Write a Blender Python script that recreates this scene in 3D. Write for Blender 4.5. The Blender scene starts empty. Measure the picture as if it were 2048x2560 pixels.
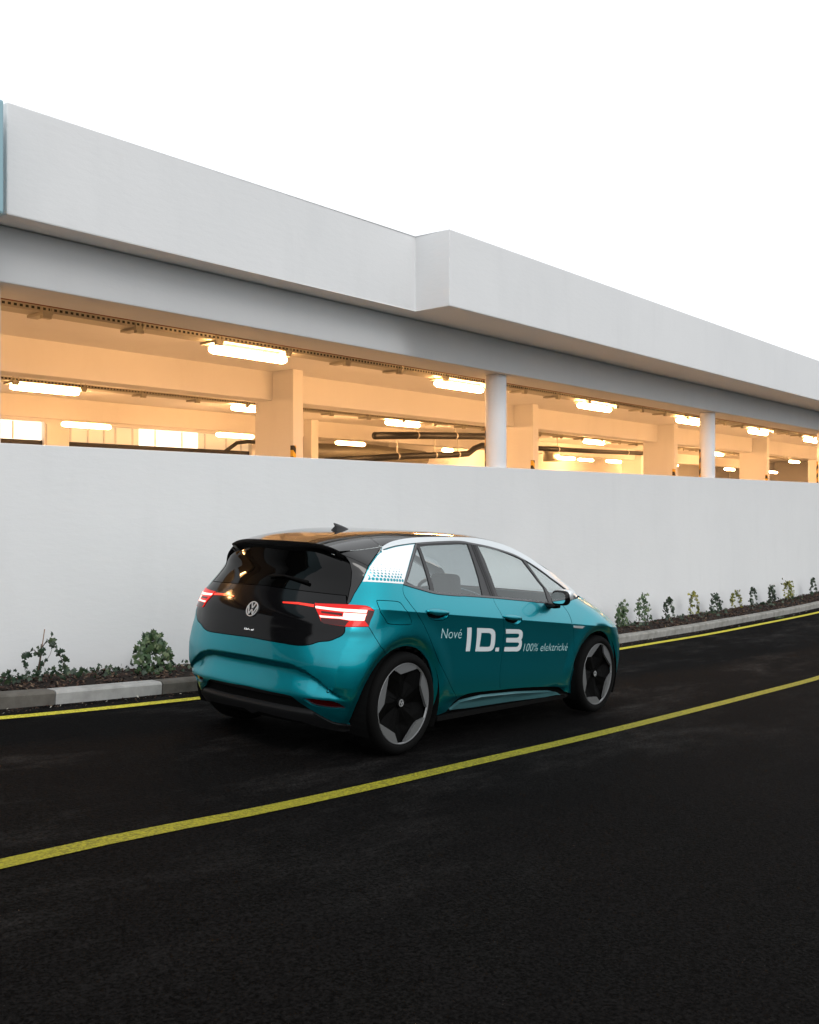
import bpy, bmesh, math, random
import numpy as np
from mathutils import Vector, Matrix, Euler, geometry
random.seed(7); RNG = np.random.default_rng(7)
scn = bpy.context.scene
COL = scn.collection
rad = math.radians

# ------------------------------------------------------------------ camera
PHI = math.atan(2016/2400)
cam_d = bpy.data.cameras.new('camera'); cam = bpy.data.objects.new('camera', cam_d); COL.objects.link(cam)
cam_d.sensor_fit = 'HORIZONTAL'; cam_d.sensor_width = 36.0; cam_d.lens = 2400/2048*36
cam_d.shift_y = -24/2048; cam_d.clip_end = 2000; cam_d.clip_start = .05
fw = Vector((math.cos(PHI), math.sin(PHI), 0))
cam.matrix_world = Matrix.Translation((0, 0, 1.7)) @ fw.to_track_quat('-Z', 'Y').to_matrix().to_4x4()
scn.camera = cam
# ------------------------------------------------------------------ sky, sun, exposure
SKY_STR, SUN_STR, EXPO = .092, .7, .0
w = bpy.data.worlds.new('World'); scn.world = w; w.use_nodes = True
nt = w.node_tree; nt.nodes.clear()
sky = nt.nodes.new('ShaderNodeTexSky'); sky.sky_type = 'NISHITA'; sky.sun_disc = False
SUN_EL, SUN_AZ = rad(38), rad(-114)          # azimuth measured in the xy plane from +x
sky.sun_elevation = SUN_EL; sky.sun_rotation = rad(90)-SUN_AZ
sky.air_density = 1.0; sky.dust_density = 4.0; sky.ozone_density = 1.0
hsv = nt.nodes.new('ShaderNodeHueSaturation'); hsv.inputs['Saturation'].default_value = .18
mixw = nt.nodes.new('ShaderNodeMix'); mixw.data_type = 'RGBA'; mixw.inputs[0].default_value = .72
mixw.inputs[7].default_value = (16.2, 16.6, 17.0, 1)     # even cloud layer
bg = nt.nodes.new('ShaderNodeBackground'); bg.inputs['Strength'].default_value = SKY_STR
wo = nt.nodes.new('ShaderNodeOutputWorld')
nt.links.new(sky.outputs[0], hsv.inputs['Color']); nt.links.new(hsv.outputs[0], mixw.inputs[6])
nt.links.new(mixw.outputs[2], bg.inputs[0]); nt.links.new(bg.outputs[0], wo.inputs[0])
sd = bpy.data.lights.new('sun', 'SUN'); sd.energy = SUN_STR; sd.angle = rad(25); sd.color = (1, .97, .93)
so = bpy.data.objects.new('sun', sd); COL.objects.link(so)
sv = Vector((math.cos(SUN_AZ)*math.cos(SUN_EL), math.sin(SUN_AZ)*math.cos(SUN_EL), math.sin(SUN_EL)))
so.rotation_euler = (-sv).to_track_quat('-Z', 'Y').to_euler()
vs = scn.view_settings; scn.display_settings.display_device = 'sRGB'
vs.view_transform = 'Standard'; vs.look = 'None'; vs.gamma = 1; vs.exposure = EXPO; vs.use_curve_mapping = False
scn.render.engine = 'CYCLES'

# ------------------------------------------------------------------ helpers
def tag(o, label=None, cat=None, group=None, kind=None):
    if label: o['label'] = label
    if cat: o['category'] = cat
    if group: o['group'] = group
    if kind: o['kind'] = kind
    return o
def empty(name, loc=(0, 0, 0), parent=None):
    o = bpy.data.objects.new(name, None); COL.objects.link(o); o.location = loc; o.empty_display_size = .1
    if parent: o.parent = parent
    return o
def mobj(name, me, mat=None, parent=None, loc=None, rot=None):
    o = bpy.data.objects.new(name, me); COL.objects.link(o)
    if mat and not me.materials: me.materials.append(mat)
    if parent: o.parent = parent
    if loc is not None: o.location = loc
    if rot is not None: o.rotation_euler = rot
    return o
def pyd(name, V, F, mat=None, parent=None, smooth=False, **k):
    me = bpy.data.meshes.new(name); me.from_pydata([tuple(map(float, v)) for v in V], [], [tuple(int(i) for i in f) for f in F]); me.validate()
    if smooth: me.polygons.foreach_set('use_smooth', [True]*len(me.polygons))
    me.update()
    return mobj(name, me, mat, parent, **k)
def bmobj(name, bm, mat=None, parent=None, smooth=False, **k):
    me = bpy.data.meshes.new(name); bm.to_mesh(me); bm.free()
    if smooth: me.polygons.foreach_set('use_smooth', [True]*len(me.polygons))
    return mobj(name, me, mat, parent, **k)
def bx(bm, x0, x1, y0, y1, z0, z1, bevel=0):
    r = bmesh.ops.create_cube(bm, size=1, matrix=Matrix.Translation(((x0+x1)/2, (y0+y1)/2, (z0+z1)/2)) @ Matrix.Diagonal((x1-x0, y1-y0, z1-z0, 1)))
    if bevel:
        es = {e for v in r['verts'] for e in v.link_edges}
        bmesh.ops.bevel(bm, geom=list(es), offset=bevel, segments=2, affect='EDGES', profile=.5)
def box(name, b, mat, parent=None, bevel=0, **k):
    bm = bmesh.new(); bx(bm, *b, bevel=bevel); return bmobj(name, bm, mat, parent, **k)
def tube(bm, pts, r, n=8, cap=True):
    pts = [Vector(p) for p in pts]; rings = []
    up = Vector((0, 0, 1)); 
    for i, p in enumerate(pts):
        t = (pts[min(i+1, len(pts)-1)]-pts[max(i-1, 0)]).normalized()
        a = t.cross(up); a = a.normalized() if a.length > 1e-3 else Vector((1, 0, 0)); b = a.cross(t)
        rr = r[i] if isinstance(r, (list, tuple)) else r
        rings.append([bm.verts.new(p+(a*math.cos(2*math.pi*j/n)+b*math.sin(2*math.pi*j/n))*rr) for j in range(n)])
    for q, s in zip(rings, rings[1:]):
        for j in range(n): bm.faces.new((q[j], q[(j+1) % n], s[(j+1) % n], s[j]))
    if cap:
        bm.faces.new(rings[0][::-1]); bm.faces.new(rings[-1])
def tubeobj(name, pts, r, mat, parent=None, n=8, **k):
    bm = bmesh.new(); tube(bm, pts, r, n); return bmobj(name, bm, mat, parent, True, **k)
def lathe(bm, prof, n=48, axis='y', closed=False):
    """prof: list of (r, h) ; revolve around local y"""
    rings = []
    for r, h in prof:
        rings.append([bm.verts.new((r*math.cos(2*math.pi*j/n), h, r*math.sin(2*math.pi*j/n))) for j in range(n)])
    for q, s in zip(rings, rings[1:]):
        for j in range(n): bm.faces.new((q[j], q[(j+1) % n], s[(j+1) % n], s[j]))
    return rings
def nset(n, **k):
    for a, b in k.items(): n.inputs[a.replace('_', ' ')].default_value = b
def mat(name, col, rough=.5, metal=0., emit=None, estr=0., coat=0., coatr=.03, spec=None, trans=0., ior=None):
    m = bpy.data.materials.new(name); m.use_nodes = True; b = m.node_tree.nodes['Principled BSDF']
    b.inputs['Base Color'].default_value = (*col, 1); b.inputs['Roughness'].default_value = rough; b.inputs['Metallic'].default_value = metal
    b.inputs['Coat Weight'].default_value = coat; b.inputs['Coat Roughness'].default_value = coatr
    if spec is not None: b.inputs['Specular IOR Level'].default_value = spec
    if trans: b.inputs['Transmission Weight'].default_value = trans
    if ior: b.inputs['IOR'].default_value = ior
    if emit: b.inputs['Emission Color'].default_value = (*emit, 1); b.inputs['Emission Strength'].default_value = estr
    return m
class NT:
    def __init__(s, m): s.t = m.node_tree; s.b = s.t.nodes['Principled BSDF']; s.co = None
    def n(s, ty, **k):
        x = s.t.nodes.new(ty)
        for a, b in k.items():
            if a in x.inputs: x.inputs[a].default_value = b
            else: setattr(x, a, b)
        return x
    def l(s, a, b): s.t.links.new(a, b)
    def coord(s, kind='Object', scale=(1, 1, 1)):
        t = s.n('ShaderNodeTexCoord'); mp = s.n('ShaderNodeMapping'); mp.inputs['Scale'].default_value = scale
        s.l(t.outputs[kind], mp.inputs[0]); return mp.outputs[0]
    def noise(s, co, scale, detail=4, rough=.6, dist=0):
        x = s.n('ShaderNodeTexNoise'); x.inputs['Scale'].default_value = scale; x.inputs['Detail'].default_value = detail
        x.inputs['Roughness'].default_value = rough; x.inputs['Distortion'].default_value = dist
        s.l(co, x.inputs['Vector']); return x.outputs[0]
    def ramp(s, v, stops):
        x = s.n('ShaderNodeValToRGB'); e = x.color_ramp.elements
        while len(e) < len(stops): e.new(.5)
        for i, (p, c) in enumerate(stops): e[i].position = p; e[i].color = (*c, 1) if len(c) == 3 else c
        s.l(v, x.inputs[0]); return x.outputs[0]
    def mix(s, a, b, f, mode='MIX'):
        x = s.n('ShaderNodeMix', data_type='RGBA', blend_type=mode)
        for q, i in ((a, 6), (b, 7), (f, 0)):
            if hasattr(q, 'is_linked') or hasattr(q, 'links'): s.l(q, x.inputs[i])
            else: x.inputs[i].default_value = (*q, 1) if isinstance(q, tuple) else q
        return x.outputs[2]
    def bump(s, h, strength=.3, dist=.01, prev=None):
        x = s.n('ShaderNodeBump'); x.inputs['Strength'].default_value = strength; x.inputs['Distance'].default_value = dist
        s.l(h, x.inputs['Height'])
        if prev: s.l(prev, x.inputs['Normal'])
        s.l(x.outputs[0], s.b.inputs['Normal']); return x.outputs[0]
    def col(s, c): s.l(c, s.b.inputs['Base Color'])
    def rough(s, c): s.l(c, s.b.inputs['Roughness'])

# ------------------------------------------------------------------ materials
def plaster(name, base, dirt, bump=.12, k=1.):
    m = mat(name, base, .85, spec=.25); t = NT(m); co = t.coord()
    big = t.noise(co, .55*k, 5, .6); fine = t.noise(co, 42, 3, .7); sm = t.noise(t.coord(scale=(1, 1, .22)), 2.6*k, 5, .62)
    c = t.mix(base, dirt, t.ramp(big, [(.35, (0, 0, 0)), (.75, (.55, .55, .55))]))
    c = t.mix(c, tuple(x*.9 for x in dirt), t.ramp(sm, [(.52, (0, 0, 0)), (.85, (.28, .28, .28))]))
    t.col(c)
    trow = t.noise(t.coord(scale=(1, 1, 3.0)), 7, 4, .6)
    n = t.bump(trow, .10, .02); t.bump(fine, bump, .004, n)
    return m
M_WALL = plaster('painted_render', (.76, .768, .775), (.69, .70, .71))
M_FASC = plaster('fascia_render', (.75, .756, .762), (.68, .69, .70), .1)
M_BEAM = plaster('beam_concrete', (.60, .605, .61), (.53, .54, .55), .1)
M_INT = plaster('interior_paint', (.80, .785, .76), (.74, .72, .69), .06)
M_COLM = plaster('column_paint', (.74, .755, .775), (.68, .69, .71), .06)
M_FLOOR = plaster('garage_floor_concrete', (.45, .44, .42), (.36, .35, .33), .06)
def asphalt():
    m = mat('asphalt', (.02, .02, .02), .95, spec=.03); t = NT(m); co = t.coord()
    fine = t.noise(co, 62, 3, .8); med = t.noise(co, 20, 4, .65); big = t.noise(co, .5, 5, .6, .6)
    st = t.noise(t.coord(scale=(.35, 1.0, 1)), 1.3, 9, .78, .12)
    base = t.mix((.0006, .0006, .0006), (.0095, .0092, .0092), t.ramp(fine, [(.40, (0, 0, 0)), (.66, (1, 1, 1))]))
    base = t.mix(base, (.0030, .0029, .0029), t.ramp(med, [(.4, (0, 0, 0)), (.7, (.4, .4, .4))]))
    dust = t.ramp(st, [(.50, (0, 0, 0)), (.58, (.22, .22, .22)), (.68, (.8, .8, .8))])
    sx = t.n('ShaderNodeSeparateXYZ'); t.l(co, sx.inputs[0]); lat = t.n('ShaderNodeMapRange'); t.l(sx.outputs[1], lat.inputs[0])
    for i_, v_ in ((1, 2.4), (2, 4.6), (3, .08), (4, 1.)): lat.inputs[i_].default_value = v_
    dust = t.mix(dust, t.ramp(fine, [(.36, (.25, .25, .25)), (.62, (1, 1, 1))]), 1.0, 'MULTIPLY')
    dust = t.mix(dust, lat.outputs[0], 1.0, 'MULTIPLY')
    base = t.mix(base, (.060, .057, .055), dust)
    base = t.mix(base, (.0020, .0020, .0021), t.ramp(big, [(.52, (0, 0, 0)), (.75, (.7, .7, .7))]))
    vo = t.n('ShaderNodeTexVoronoi'); vo.inputs['Scale'].default_value = 60; t.l(co, vo.inputs['Vector'])
    wn = t.n('ShaderNodeTexWhiteNoise'); t.l(vo.outputs['Position'], wn.inputs[0])
    spk = t.ramp(wn.outputs[0], [(.985, (0, 0, 0)), (.99, (1, 1, 1))]); dot = t.ramp(vo.outputs['Distance'], [(.12, (1, 1, 1)), (.2, (0, 0, 0))])
    spd = t.mix(spk, dot, 1.0, 'MULTIPLY')
    base = t.mix(base, (.03, .028, .026), spd)
    t.col(base)
    n = t.bump(fine, .55, .006); t.bump(med, .25, .01, n)
    return m
M_ASPH = asphalt()
def linepaint(name, c, wear, lo):
    m = mat(name, c, .75, spec=.3); t = NT(m); co = t.coord()
    f = t.noise(co, 55, 3, .8); g = t.noise(co, 24, 5, .75); h = t.noise(co, 3, 4)
    cc = t.mix(c, tuple(x*.32 for x in c), t.ramp(f, [(.40, (.9, .9, .9)), (.60, (0, 0, 0))]))
    a = t.ramp(g, [(lo, (0, 0, 0)), (lo+.1, (1, 1, 1))]); cc = t.mix(cc, wear, a)
    cc = t.mix(cc, tuple(x*.8 for x in c), t.ramp(h, [(.5, (0, 0, 0)), (.7, (.5, .5, .5))]))
    t.col(cc); t.bump(f, .5, .006); return m
M_YEL = linepaint('yellow_kerb_paint', (.78, .70, .05), (.05, .045, .03), .66)
M_YEL2 = linepaint('yellow_lane_paint', (.30, .28, .010), (.06, .055, .02), .60)
def concrete(name, a, b, s=6):
    m = mat(name, a, .9, spec=.2); t = NT(m); co = t.coord()
    n1 = t.noise(co, s, 5, .65); n2 = t.noise(co, 90, 3, .7)
    t.col(t.mix(t.mix(a, b, t.ramp(n1, [(.35, (0, 0, 0)), (.7, (1, 1, 1))])), tuple(x*.6 for x in b), t.ramp(n2, [(.6, (0, 0, 0)), (.8, (.5, .5, .5))])))
    t.bump(n2, .3, .004); return m
M_KERB = concrete('kerb_concrete', (.42, .42, .41), (.30, .30, .29))
M_KERBD = concrete('kerb_concrete_wet', (.14, .13, .115), (.085, .078, .068))
M_KERB2 = concrete('kerb_concrete_stained', (.33, .325, .305), (.20, .195, .18))
def bark():
    m = mat('bark_chips', (.05, .03, .02), .9); t = NT(m)
    g = t.n('ShaderNodeNewGeometry'); t.col(t.ramp(g.outputs['Random Per Island'], [(0, (.014, .008, .006)), (.35, (.035, .017, .011)), (.7, (.06, .028, .017)), (.93, (.10, .06, .035)), (1, (.2, .15, .10))])); return m
M_BARK = bark()
M_SOIL = concrete('dark_mulch_soil', (.018, .012, .009), (.008, .006, .005), 20)
def leafmat(name, cols):
    m = mat(name, cols[0], .45, spec=.4); t = NT(m)
    g = t.n('ShaderNodeNewGeometry'); oi = t.n('ShaderNodeObjectInfo'); ad = t.n('ShaderNodeMath', operation='ADD'); fr = t.n('ShaderNodeMath', operation='FRACT')
    t.l(g.outputs['Random Per Island'], ad.inputs[0]); t.l(oi.outputs['Random'], ad.inputs[1]); t.l(ad.outputs[0], fr.inputs[0])
    c = t.ramp(fr.outputs[0], [(i/(len(cols)-1), c) for i, c in enumerate(cols)])
    v = t.noise(t.coord(), 60, 2); c = t.mix(c, tuple(x*.6 for x in cols[0]), t.ramp(v, [(.45, (0, 0, 0)), (.7, (.6, .6, .6))])); t.col(c); return m
M_IVYD = leafmat('dark_ivy_leaf', [(.012, .028, .014), (.020, .045, .022), (.03, .055, .03), (.05, .075, .03)])
M_IVYG = leafmat('green_ivy_leaf', [(.03, .07, .028), (.06, .11, .045), (.10, .15, .07), (.20, .24, .12)])
M_IVYY = leafmat('yellow_green_ivy_leaf', [(.08, .11, .02), (.18, .19, .03), (.30, .27, .04), (.12, .12, .03)])
M_STEM = mat('brown_stem', (.06, .035, .022), .8)
M_CANE = mat('cane', (.22, .13, .08), .7)
WARM = (1.0, .51, .20)
LAMP_E = 125.
M_LAMP = mat('lamp_diffuser', (.9, .85, .75), .4, emit=WARM, estr=LAMP_E)
M_LAMPD = mat('lamp_diffuser_dim', (.9, .85, .75), .4, emit=WARM, estr=40.)
M_GALV = mat('galvanised_steel', (.42, .40, .33), .5, .7)
M_CABLE = mat('red_brown_cable', (.20, .06, .03), .6)
M_BLKPIPE = mat('black_pipe', (.008, .008, .008), .5)
M_CLAMP = mat('pipe_clamp_steel', (.6, .58, .52), .45, .6)
M_YGUARD = mat('yellow_guard', (.75, .45, .03), .5)
M_BGUARD = mat('black_guard_stripe', (.015, .013, .012), .5)
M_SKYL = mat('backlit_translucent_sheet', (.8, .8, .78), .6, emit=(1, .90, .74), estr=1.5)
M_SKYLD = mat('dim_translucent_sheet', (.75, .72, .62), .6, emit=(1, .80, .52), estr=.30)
M_BLUE = mat('pale_blue_metal', (.27, .44, .50), .45, .0)
M_DARKM = mat('dark_metal', (.03, .03, .03), .5, .5)
# car
def paint():
    m = mat('teal_metallic_paint', (.0, .20, .235), .36, .9, coat=.6, coatr=.02); t = NT(m)
    f = t.noise(t.coord(), 1500, 2, .5); t.col(t.mix((.0, .24, .30), (.0, .36, .44), f)); t.b.inputs['Coat IOR'].default_value = 1.48
    return m
M_TEAL = paint()
M_WHITE = mat('white_film', (.82, .83, .84), .3, coat=.6)
M_SILV = mat('satin_silver_rail', (.66, .70, .72), .3, .45)
M_BLK = mat('gloss_black', (.003, .003, .0035), .10, spec=.2, coat=.12, coatr=.015)
M_ROOF = mat('gloss_black_roof', (.003, .003, .003), .06, spec=.4, coat=.45, coatr=.01)
M_TRIM = mat('satin_black_trim', (.018, .018, .02), .4)
M_PLAST = mat('grained_black_plastic', (.006, .006, .0065), .6, spec=.25)
M_SHELL = mat('dark_inner_shell', (.003, .003, .003), .9, spec=.1)
M_SEAT = mat('seat_fabric', (.03, .033, .036), .8)
def glass(name, tint, f0):
    m = bpy.data.materials.new(name); m.use_nodes = True; n = m.node_tree; n.nodes.clear()
    o = n.nodes.new('ShaderNodeOutputMaterial'); tr = n.nodes.new('ShaderNodeBsdfTransparent'); tr.inputs[0].default_value = (*tint, 1)
    gl = n.nodes.new('ShaderNodeBsdfGlossy'); gl.inputs['Roughness'].default_value = .005; gl.inputs['Color'].default_value = (.95, 1, 1, 1)
    fr = n.nodes.new('ShaderNodeFresnel'); ge = n.nodes.new('ShaderNodeNewGeometry'); mr = n.nodes.new('ShaderNodeMapRange'); mr.inputs[3].default_value = f0; mr.inputs[4].default_value = 1/f0; n.links.new(ge.outputs['Backfacing'], mr.inputs[0]); n.links.new(mr.outputs[0], fr.inputs[0]); mx = n.nodes.new('ShaderNodeMixShader')
    n.links.new(fr.outputs[0], mx.inputs[0]); n.links.new(tr.outputs[0], mx.inputs[1]); n.links.new(gl.outputs[0], mx.inputs[2]); n.links.new(mx.outputs[0], o.inputs[0]); return m
M_GLASS = glass('side_window_glass', (.92, .97, .97), 1.75)
M_GLASSD = glass('privacy_glass', (.46, .51, .53), 2.0)
M_RGLASS = mat('dark_rear_glass', (.001, .001, .001), .02, spec=.22)
M_RED = mat('red_lens', (.15, .001, .001), .2, spec=.2, coat=.25, emit=(1, .015, .01), estr=.72)
M_REDD = mat('dark_red_lens', (.05, .001, .001), .15, spec=.3, coat=.3)
M_REDL = mat('red_light_strip', (.8, .02, .01), .2, emit=(1, .04, .015), estr=.55)
M_WLED = mat('lit_lamp_element', (.9, .6, .55), .3, emit=(1, .31, .25), estr=2.7)
M_CHROME = mat('chrome', (.78, .80, .81), .28, .55)
M_BADGEW = mat('white_lettering', (.80, .83, .84), .4)
M_LETT = mat('white_vinyl', (.62, .68, .70), .45, coat=.5)
M_LETT2 = mat('pale_blue_vinyl', (.42, .68, .70), .45)
M_TYRE = mat('tyre_rubber', (.003, .003, .003), .8, spec=.10)
M_RIMS = mat('brushed_silver_insert', (.19, .195, .20), .40, .5)
M_RIMB = mat('rim_black', (.0015, .0015, .0015), .6, spec=.05)
M_MIRR = mat('mirror_glass', (.8, .85, .85), .01, 1.)
# ================================================================== setting
def herm(xs, ys):
    xs = np.array(xs, float); ys = np.array(ys, float)
    d = np.diff(ys)/np.diff(xs); m = np.empty_like(ys); m[0] = d[0]; m[-1] = d[-1]
    h = np.diff(xs); m[1:-1] = (d[:-1]*h[1:]+d[1:]*h[:-1])/(h[:-1]+h[1:])
    def f(x):
        x = np.clip(np.asarray(x, float), xs[0], xs[-1]); i = np.clip(np.searchsorted(xs, x)-1, 0, len(xs)-2)
        H = xs[i+1]-xs[i]; t = (x-xs[i])/H
        return (2*t**3-3*t**2+1)*ys[i]+(t**3-2*t*t+t)*H*m[i]+(-2*t**3+3*t*t)*ys[i+1]+(t**3-t*t)*H*m[i+1]
    return f
PG = herm([-60, -8, -2, 0, 1.9, 2.5, 3.3, 4.2, 5.2, 6.3, 8.4, 10.5, 12.5, 14, 15.6, 18.4, 22, 26, 40, 150],
          [.80, .74, .50, .39, .28, .235, .157, .084, .014, -.066, -.20, -.325, -.437, -.495, -.557, -.636, -.718, -.75, -.78, -.80])
def gz(x, y): return PG(x)+.02*np.clip(np.asarray(y, float)-6.68, -9, .5)
def sheet(name, xs, ys, off, m, **k):
    V = [(x, y, float(gz(x, y))+off) for x in xs for y in ys]; n = len(ys)
    F = [(i*n+j, (i+1)*n+j, (i+1)*n+j+1, i*n+j+1) for i in range(len(xs)-1) for j in range(n-1)]
    return pyd(name, V, F, m, smooth=True, **k)
XS = list(np.arange(-60, -12, 4))+list(np.arange(-12, 30, .4))+list(np.arange(30, 151, 5))
tag(sheet('road', XS, [-60, -30, -15, -8, -4, -2, 0, 2, 4, 5.5, 7.02], 0, M_ASPH), kind='structure')
tag(sheet('lane_line', XS[6:], [3.745, 3.855], .004, M_YEL2), kind='structure')
tag(sheet('kerb_line', XS[6:], [6.625, 6.735], .004, M_YEL), kind='structure')

# kerb of single stones
kerb = tag(empty('kerb', (4, 7.08, 0)), kind='structure')
def kerb_mesh(m):
    bm = bmesh.new(); L = .995
    prof = [(0, -.1), (0, .088), (.012, .103), (.03, .11), (.15, .11), (.15, -.1)]
    a = [bm.verts.new((0, y, z)) for y, z in prof]; b = [bm.verts.new((L, y, z)) for y, z in prof]
    for i in range(len(prof)-1): bm.faces.new((a[i], b[i], b[i+1], a[i+1]))
    bm.faces.new(a); bm.faces.new(b[::-1]); bmesh.ops.recalc_face_normals(bm, faces=bm.faces)
    me = bpy.data.meshes.new('kerb_stone'); bm.to_mesh(me); bm.free(); me.materials.append(m); return me
KM = [kerb_mesh(M_KERB), kerb_mesh(M_KERBD), kerb_mesh(M_KERB2)]
for i in range(-10, 46):
    x = 4.0+i*1.005; z0, z1 = float(gz(x, 7)), float(gz(x+1, 7))
    me = KM[1] if i in (-1, -2, -5) else KM[0] if i < 1 else KM[2]
    o = mobj('kerb_stone', me, None, kerb); y = 7.0+random.uniform(-.004, .004)
    o.matrix_parent_inverse = Matrix.Translation(-Vector(kerb.location)); o.matrix_basis = Matrix.Translation((x, y, z0+random.uniform(-.003, .003))) @ Matrix.Rotation(-math.atan2(z1-z0, 1.0), 4, 'Y')
    if i == 1: o.data = KM[1]

# planting bed with bark mulch
bx_ = [x for x in XS if -12 <= x <= 60]
V = []; ys_ = [7.15, 7.3, 7.5, 7.7, 7.9, 8.06]
def bedz(x, y):
    t = (y-7.15)/.9
    return float(PG(x))+.095+.035*math.sin(math.pi*t)-.02*t+.014*math.sin(x*5+y*9)+.01*math.sin(x*13.1-y*17)
V = [(x, y, bedz(x, y)) for x in bx_ for y in ys_]; n = len(ys_)
F = [(i*n+j, (i+1)*n+j, (i+1)*n+j+1, i*n+j+1) for i in range(len(bx_)-1) for j in range(n-1)]
tag(pyd('planting_bed', V, F, M_SOIL, smooth=True), kind='structure')
def chips(name, count, x0, x1, place, smin, smax, m):
    V = []; F = []
    for _ in range(count):
        u = random.random(); x = x0+(x1-x0)*u**1.6; p = place(x)
        if p is None: continue
        s = random.uniform(smin, smax)*(1+.02*max(0, x-5)); e = Euler((random.uniform(-.7, .7), random.uniform(-.7, .7), random.uniform(0, 6.3))).to_matrix()
        l, w_, h = s, s*random.uniform(.25, .6), s*.12; b = len(V)
        for q in ((-l, -w_, 0), (l, -w_*.6, 0), (l*.9, w_, 0), (-l*.8, w_*.8, 0), (0, 0, h*2)): V.append(Vector(p)+e @ Vector(q))
        F += [(b, b+1, b+4), (b+1, b+2, b+4), (b+2, b+3, b+4), (b+3, b, b+4), (b+3, b+2, b+1, b)]
    return pyd(name, V, F, m)
def on_bed(x):
    y = random.uniform(7.16, 8.03); return (x, y, bedz(x, y)+random.uniform(.002, .018))
tag(chips('bark_mulch', 15000, .5, 34, on_bed, .010, .026, M_BARK), kind='stuff')
def gutter(x):
    y = 6.99-abs(random.gauss(0, .09)); return (x, y, float(gz(x, y))+.003) if y > 6.70 else None
tag(chips('gutter_debris', 2600, 1, 32, gutter, .004, .011, M_BARK), kind='stuff')
M_PALE = mat('pale_litter', (.5, .48, .42), .8)
def gutter2(x):
    y = 6.99-abs(random.gauss(0, .1)); return (x, y, float(gz(x, y))+.005)
tag(chips('pale_grit', 90, 2, 26, gutter2, .006, .013, M_PALE), kind='stuff')
def onroad(x):
    y = random.uniform(.4, 6.6); return (x, y, float(gz(x, y))+.003)
tag(chips('road_grit', 60, .3, 14, onroad, .002, .004, M_BARK), kind='stuff')

# ------------------------------------------------------------------ parking garage
G = tag(empty('parking_garage', (12, 8.05, -.5)), 'long white rendered parking garage with lit open deck above its road wall', 'building')
def part(o, p=G):
    o.parent = p; o.matrix_parent_inverse = Matrix.Translation(-Vector(p.location)); return o
X0, X1 = -14, 75
part(box('parapet_wall', (.35, X1, 8.05, 8.28, -3, 2.215), M_WALL, bevel=.006))
M_REFSLAT = mat('charcoal_reflection_slat', (.012, .012, .013), .6)
for k in range(22): part(box('dark_reflection_slat', (X0, .35, 8.46+.012*(k % 2), 8.50, .1+.16*k, .255+.16*k), M_REFSLAT))  # unseen dark slats, added so the car's tail mirrors something dark
part(box('facade_beam', (X0, X1, 8.05, 8.69, 3.61, 4.10), M_BEAM, bevel=.01))
bm = bmesh.new()
pl = [(X0+17.97, 7.72), (9.30, 7.72), (9.30, 7.171), (X1, 7.171), (X1, 8.9), (X0+17.97, 8.9)]
lo = [bm.verts.new((x, y, 4.103)) for x, y in pl]; hi = [bm.verts.new((x, y, 5.045)) for x, y in pl]
for i in range(6): bm.faces.new((lo[i], lo[(i+1) % 6], hi[(i+1) % 6], hi[i]))
bm.faces.new(lo[::-1]); bm.faces.new(hi)
bmesh.ops.bevel(bm, geom=[e for e in bm.edges], offset=.012, segments=2, affect='EDGES', profile=.5)
part(bmobj('roof_fascia', bm, M_FASC))
part(box('roof_slab', (X0, X1, 8.69, 45, 4.083, 4.35), M_INT))
part(box('deck_slab', (X0, X1, 8.28, 45, .85, 1.05), M_FLOOR))
def stripes():
    m = mat('hazard_stripes', (.7, .42, .03), .5); t = NT(m); co = t.coord(); sx = t.n('ShaderNodeSeparateXYZ'); t.l(co, sx.inputs[0])
    a = t.n('ShaderNodeMath', operation='ADD'); t.l(sx.outputs[2], a.inputs[0]); t.l(sx.outputs[0], a.inputs[1])
    b = t.n('ShaderNodeMath', operation='MULTIPLY'); b.inputs[1].default_value = 4.4; t.l(a.outputs[0], b.inputs[0])
    c = t.n('ShaderNodeMath', operation='FRACT'); t.l(b.outputs[0], c.inputs[0])
    t.col(t.ramp(c.outputs[0], [(.5, (.72, .43, .03)), (.53, (.012, .011, .01))])); return m
M_HAZ = stripes()
def round_col(x):
    bm = bmesh.new(); bmesh.ops.create_cone(bm, cap_ends=True, segments=40, radius1=.16, radius2=.16, depth=2.56, matrix=Matrix.Translation((x, 8.30, 2.33)))
    o = part(bmobj('round_column', bm, M_COLM, smooth=False))
    for p in o.data.polygons: p.use_smooth = abs(p.normal.z) < .5
    bm = bmesh.new(); N_ = 8; r = .166
    for k in range(N_+1):
        a = math.radians(62+k*86/N_)
        bm.verts.new((x+r*math.cos(a), 8.30+r*math.sin(a), 1.4)); bm.verts.new((x+r*math.cos(a), 8.30+r*math.sin(a), 2.83))
    bm.verts.ensure_lookup_table()
    for k in range(N_): bm.faces.new((bm.verts[2*k], bm.verts[2*k+2], bm.verts[2*k+3], bm.verts[2*k+1]))
    bmesh.ops.solidify(bm, geom=bm.faces[:], thickness=.006)
    g = bmobj('corner_guard', bm, M_HAZ); g.parent = o
for x in (4.03, 11.9, 19.75, 27.62, 35.5, 43.4): round_col(x)
def blade(x, y0=12.64, y1=13.67, wd=.25):
    o = part(box('blade_column', (x, x+wd, y0, y1, .95, 4.09), M_INT, bevel=.012))
    bm = bmesh.new(); bx(bm, x-.012, x+.06, y0-.012, y0+.06, 1.05, 2.72); g = bmobj('corner_guard', bm, M_HAZ); g.parent = o
for x in (3.92, 11.81, 19.69, 27.6, 35.5, 43.4): blade(x)
for a, b in ((-10, 3.92), (4.17, 11.81), (12.06, 19.69), (19.94, 27.6), (27.85, 35.5), (35.75, 43.4), (43.65, 70)):
    part(box('interior_beam', (a, b, 13.18, 13.62, 3.565, 4.09), M_INT, bevel=.01))
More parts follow.
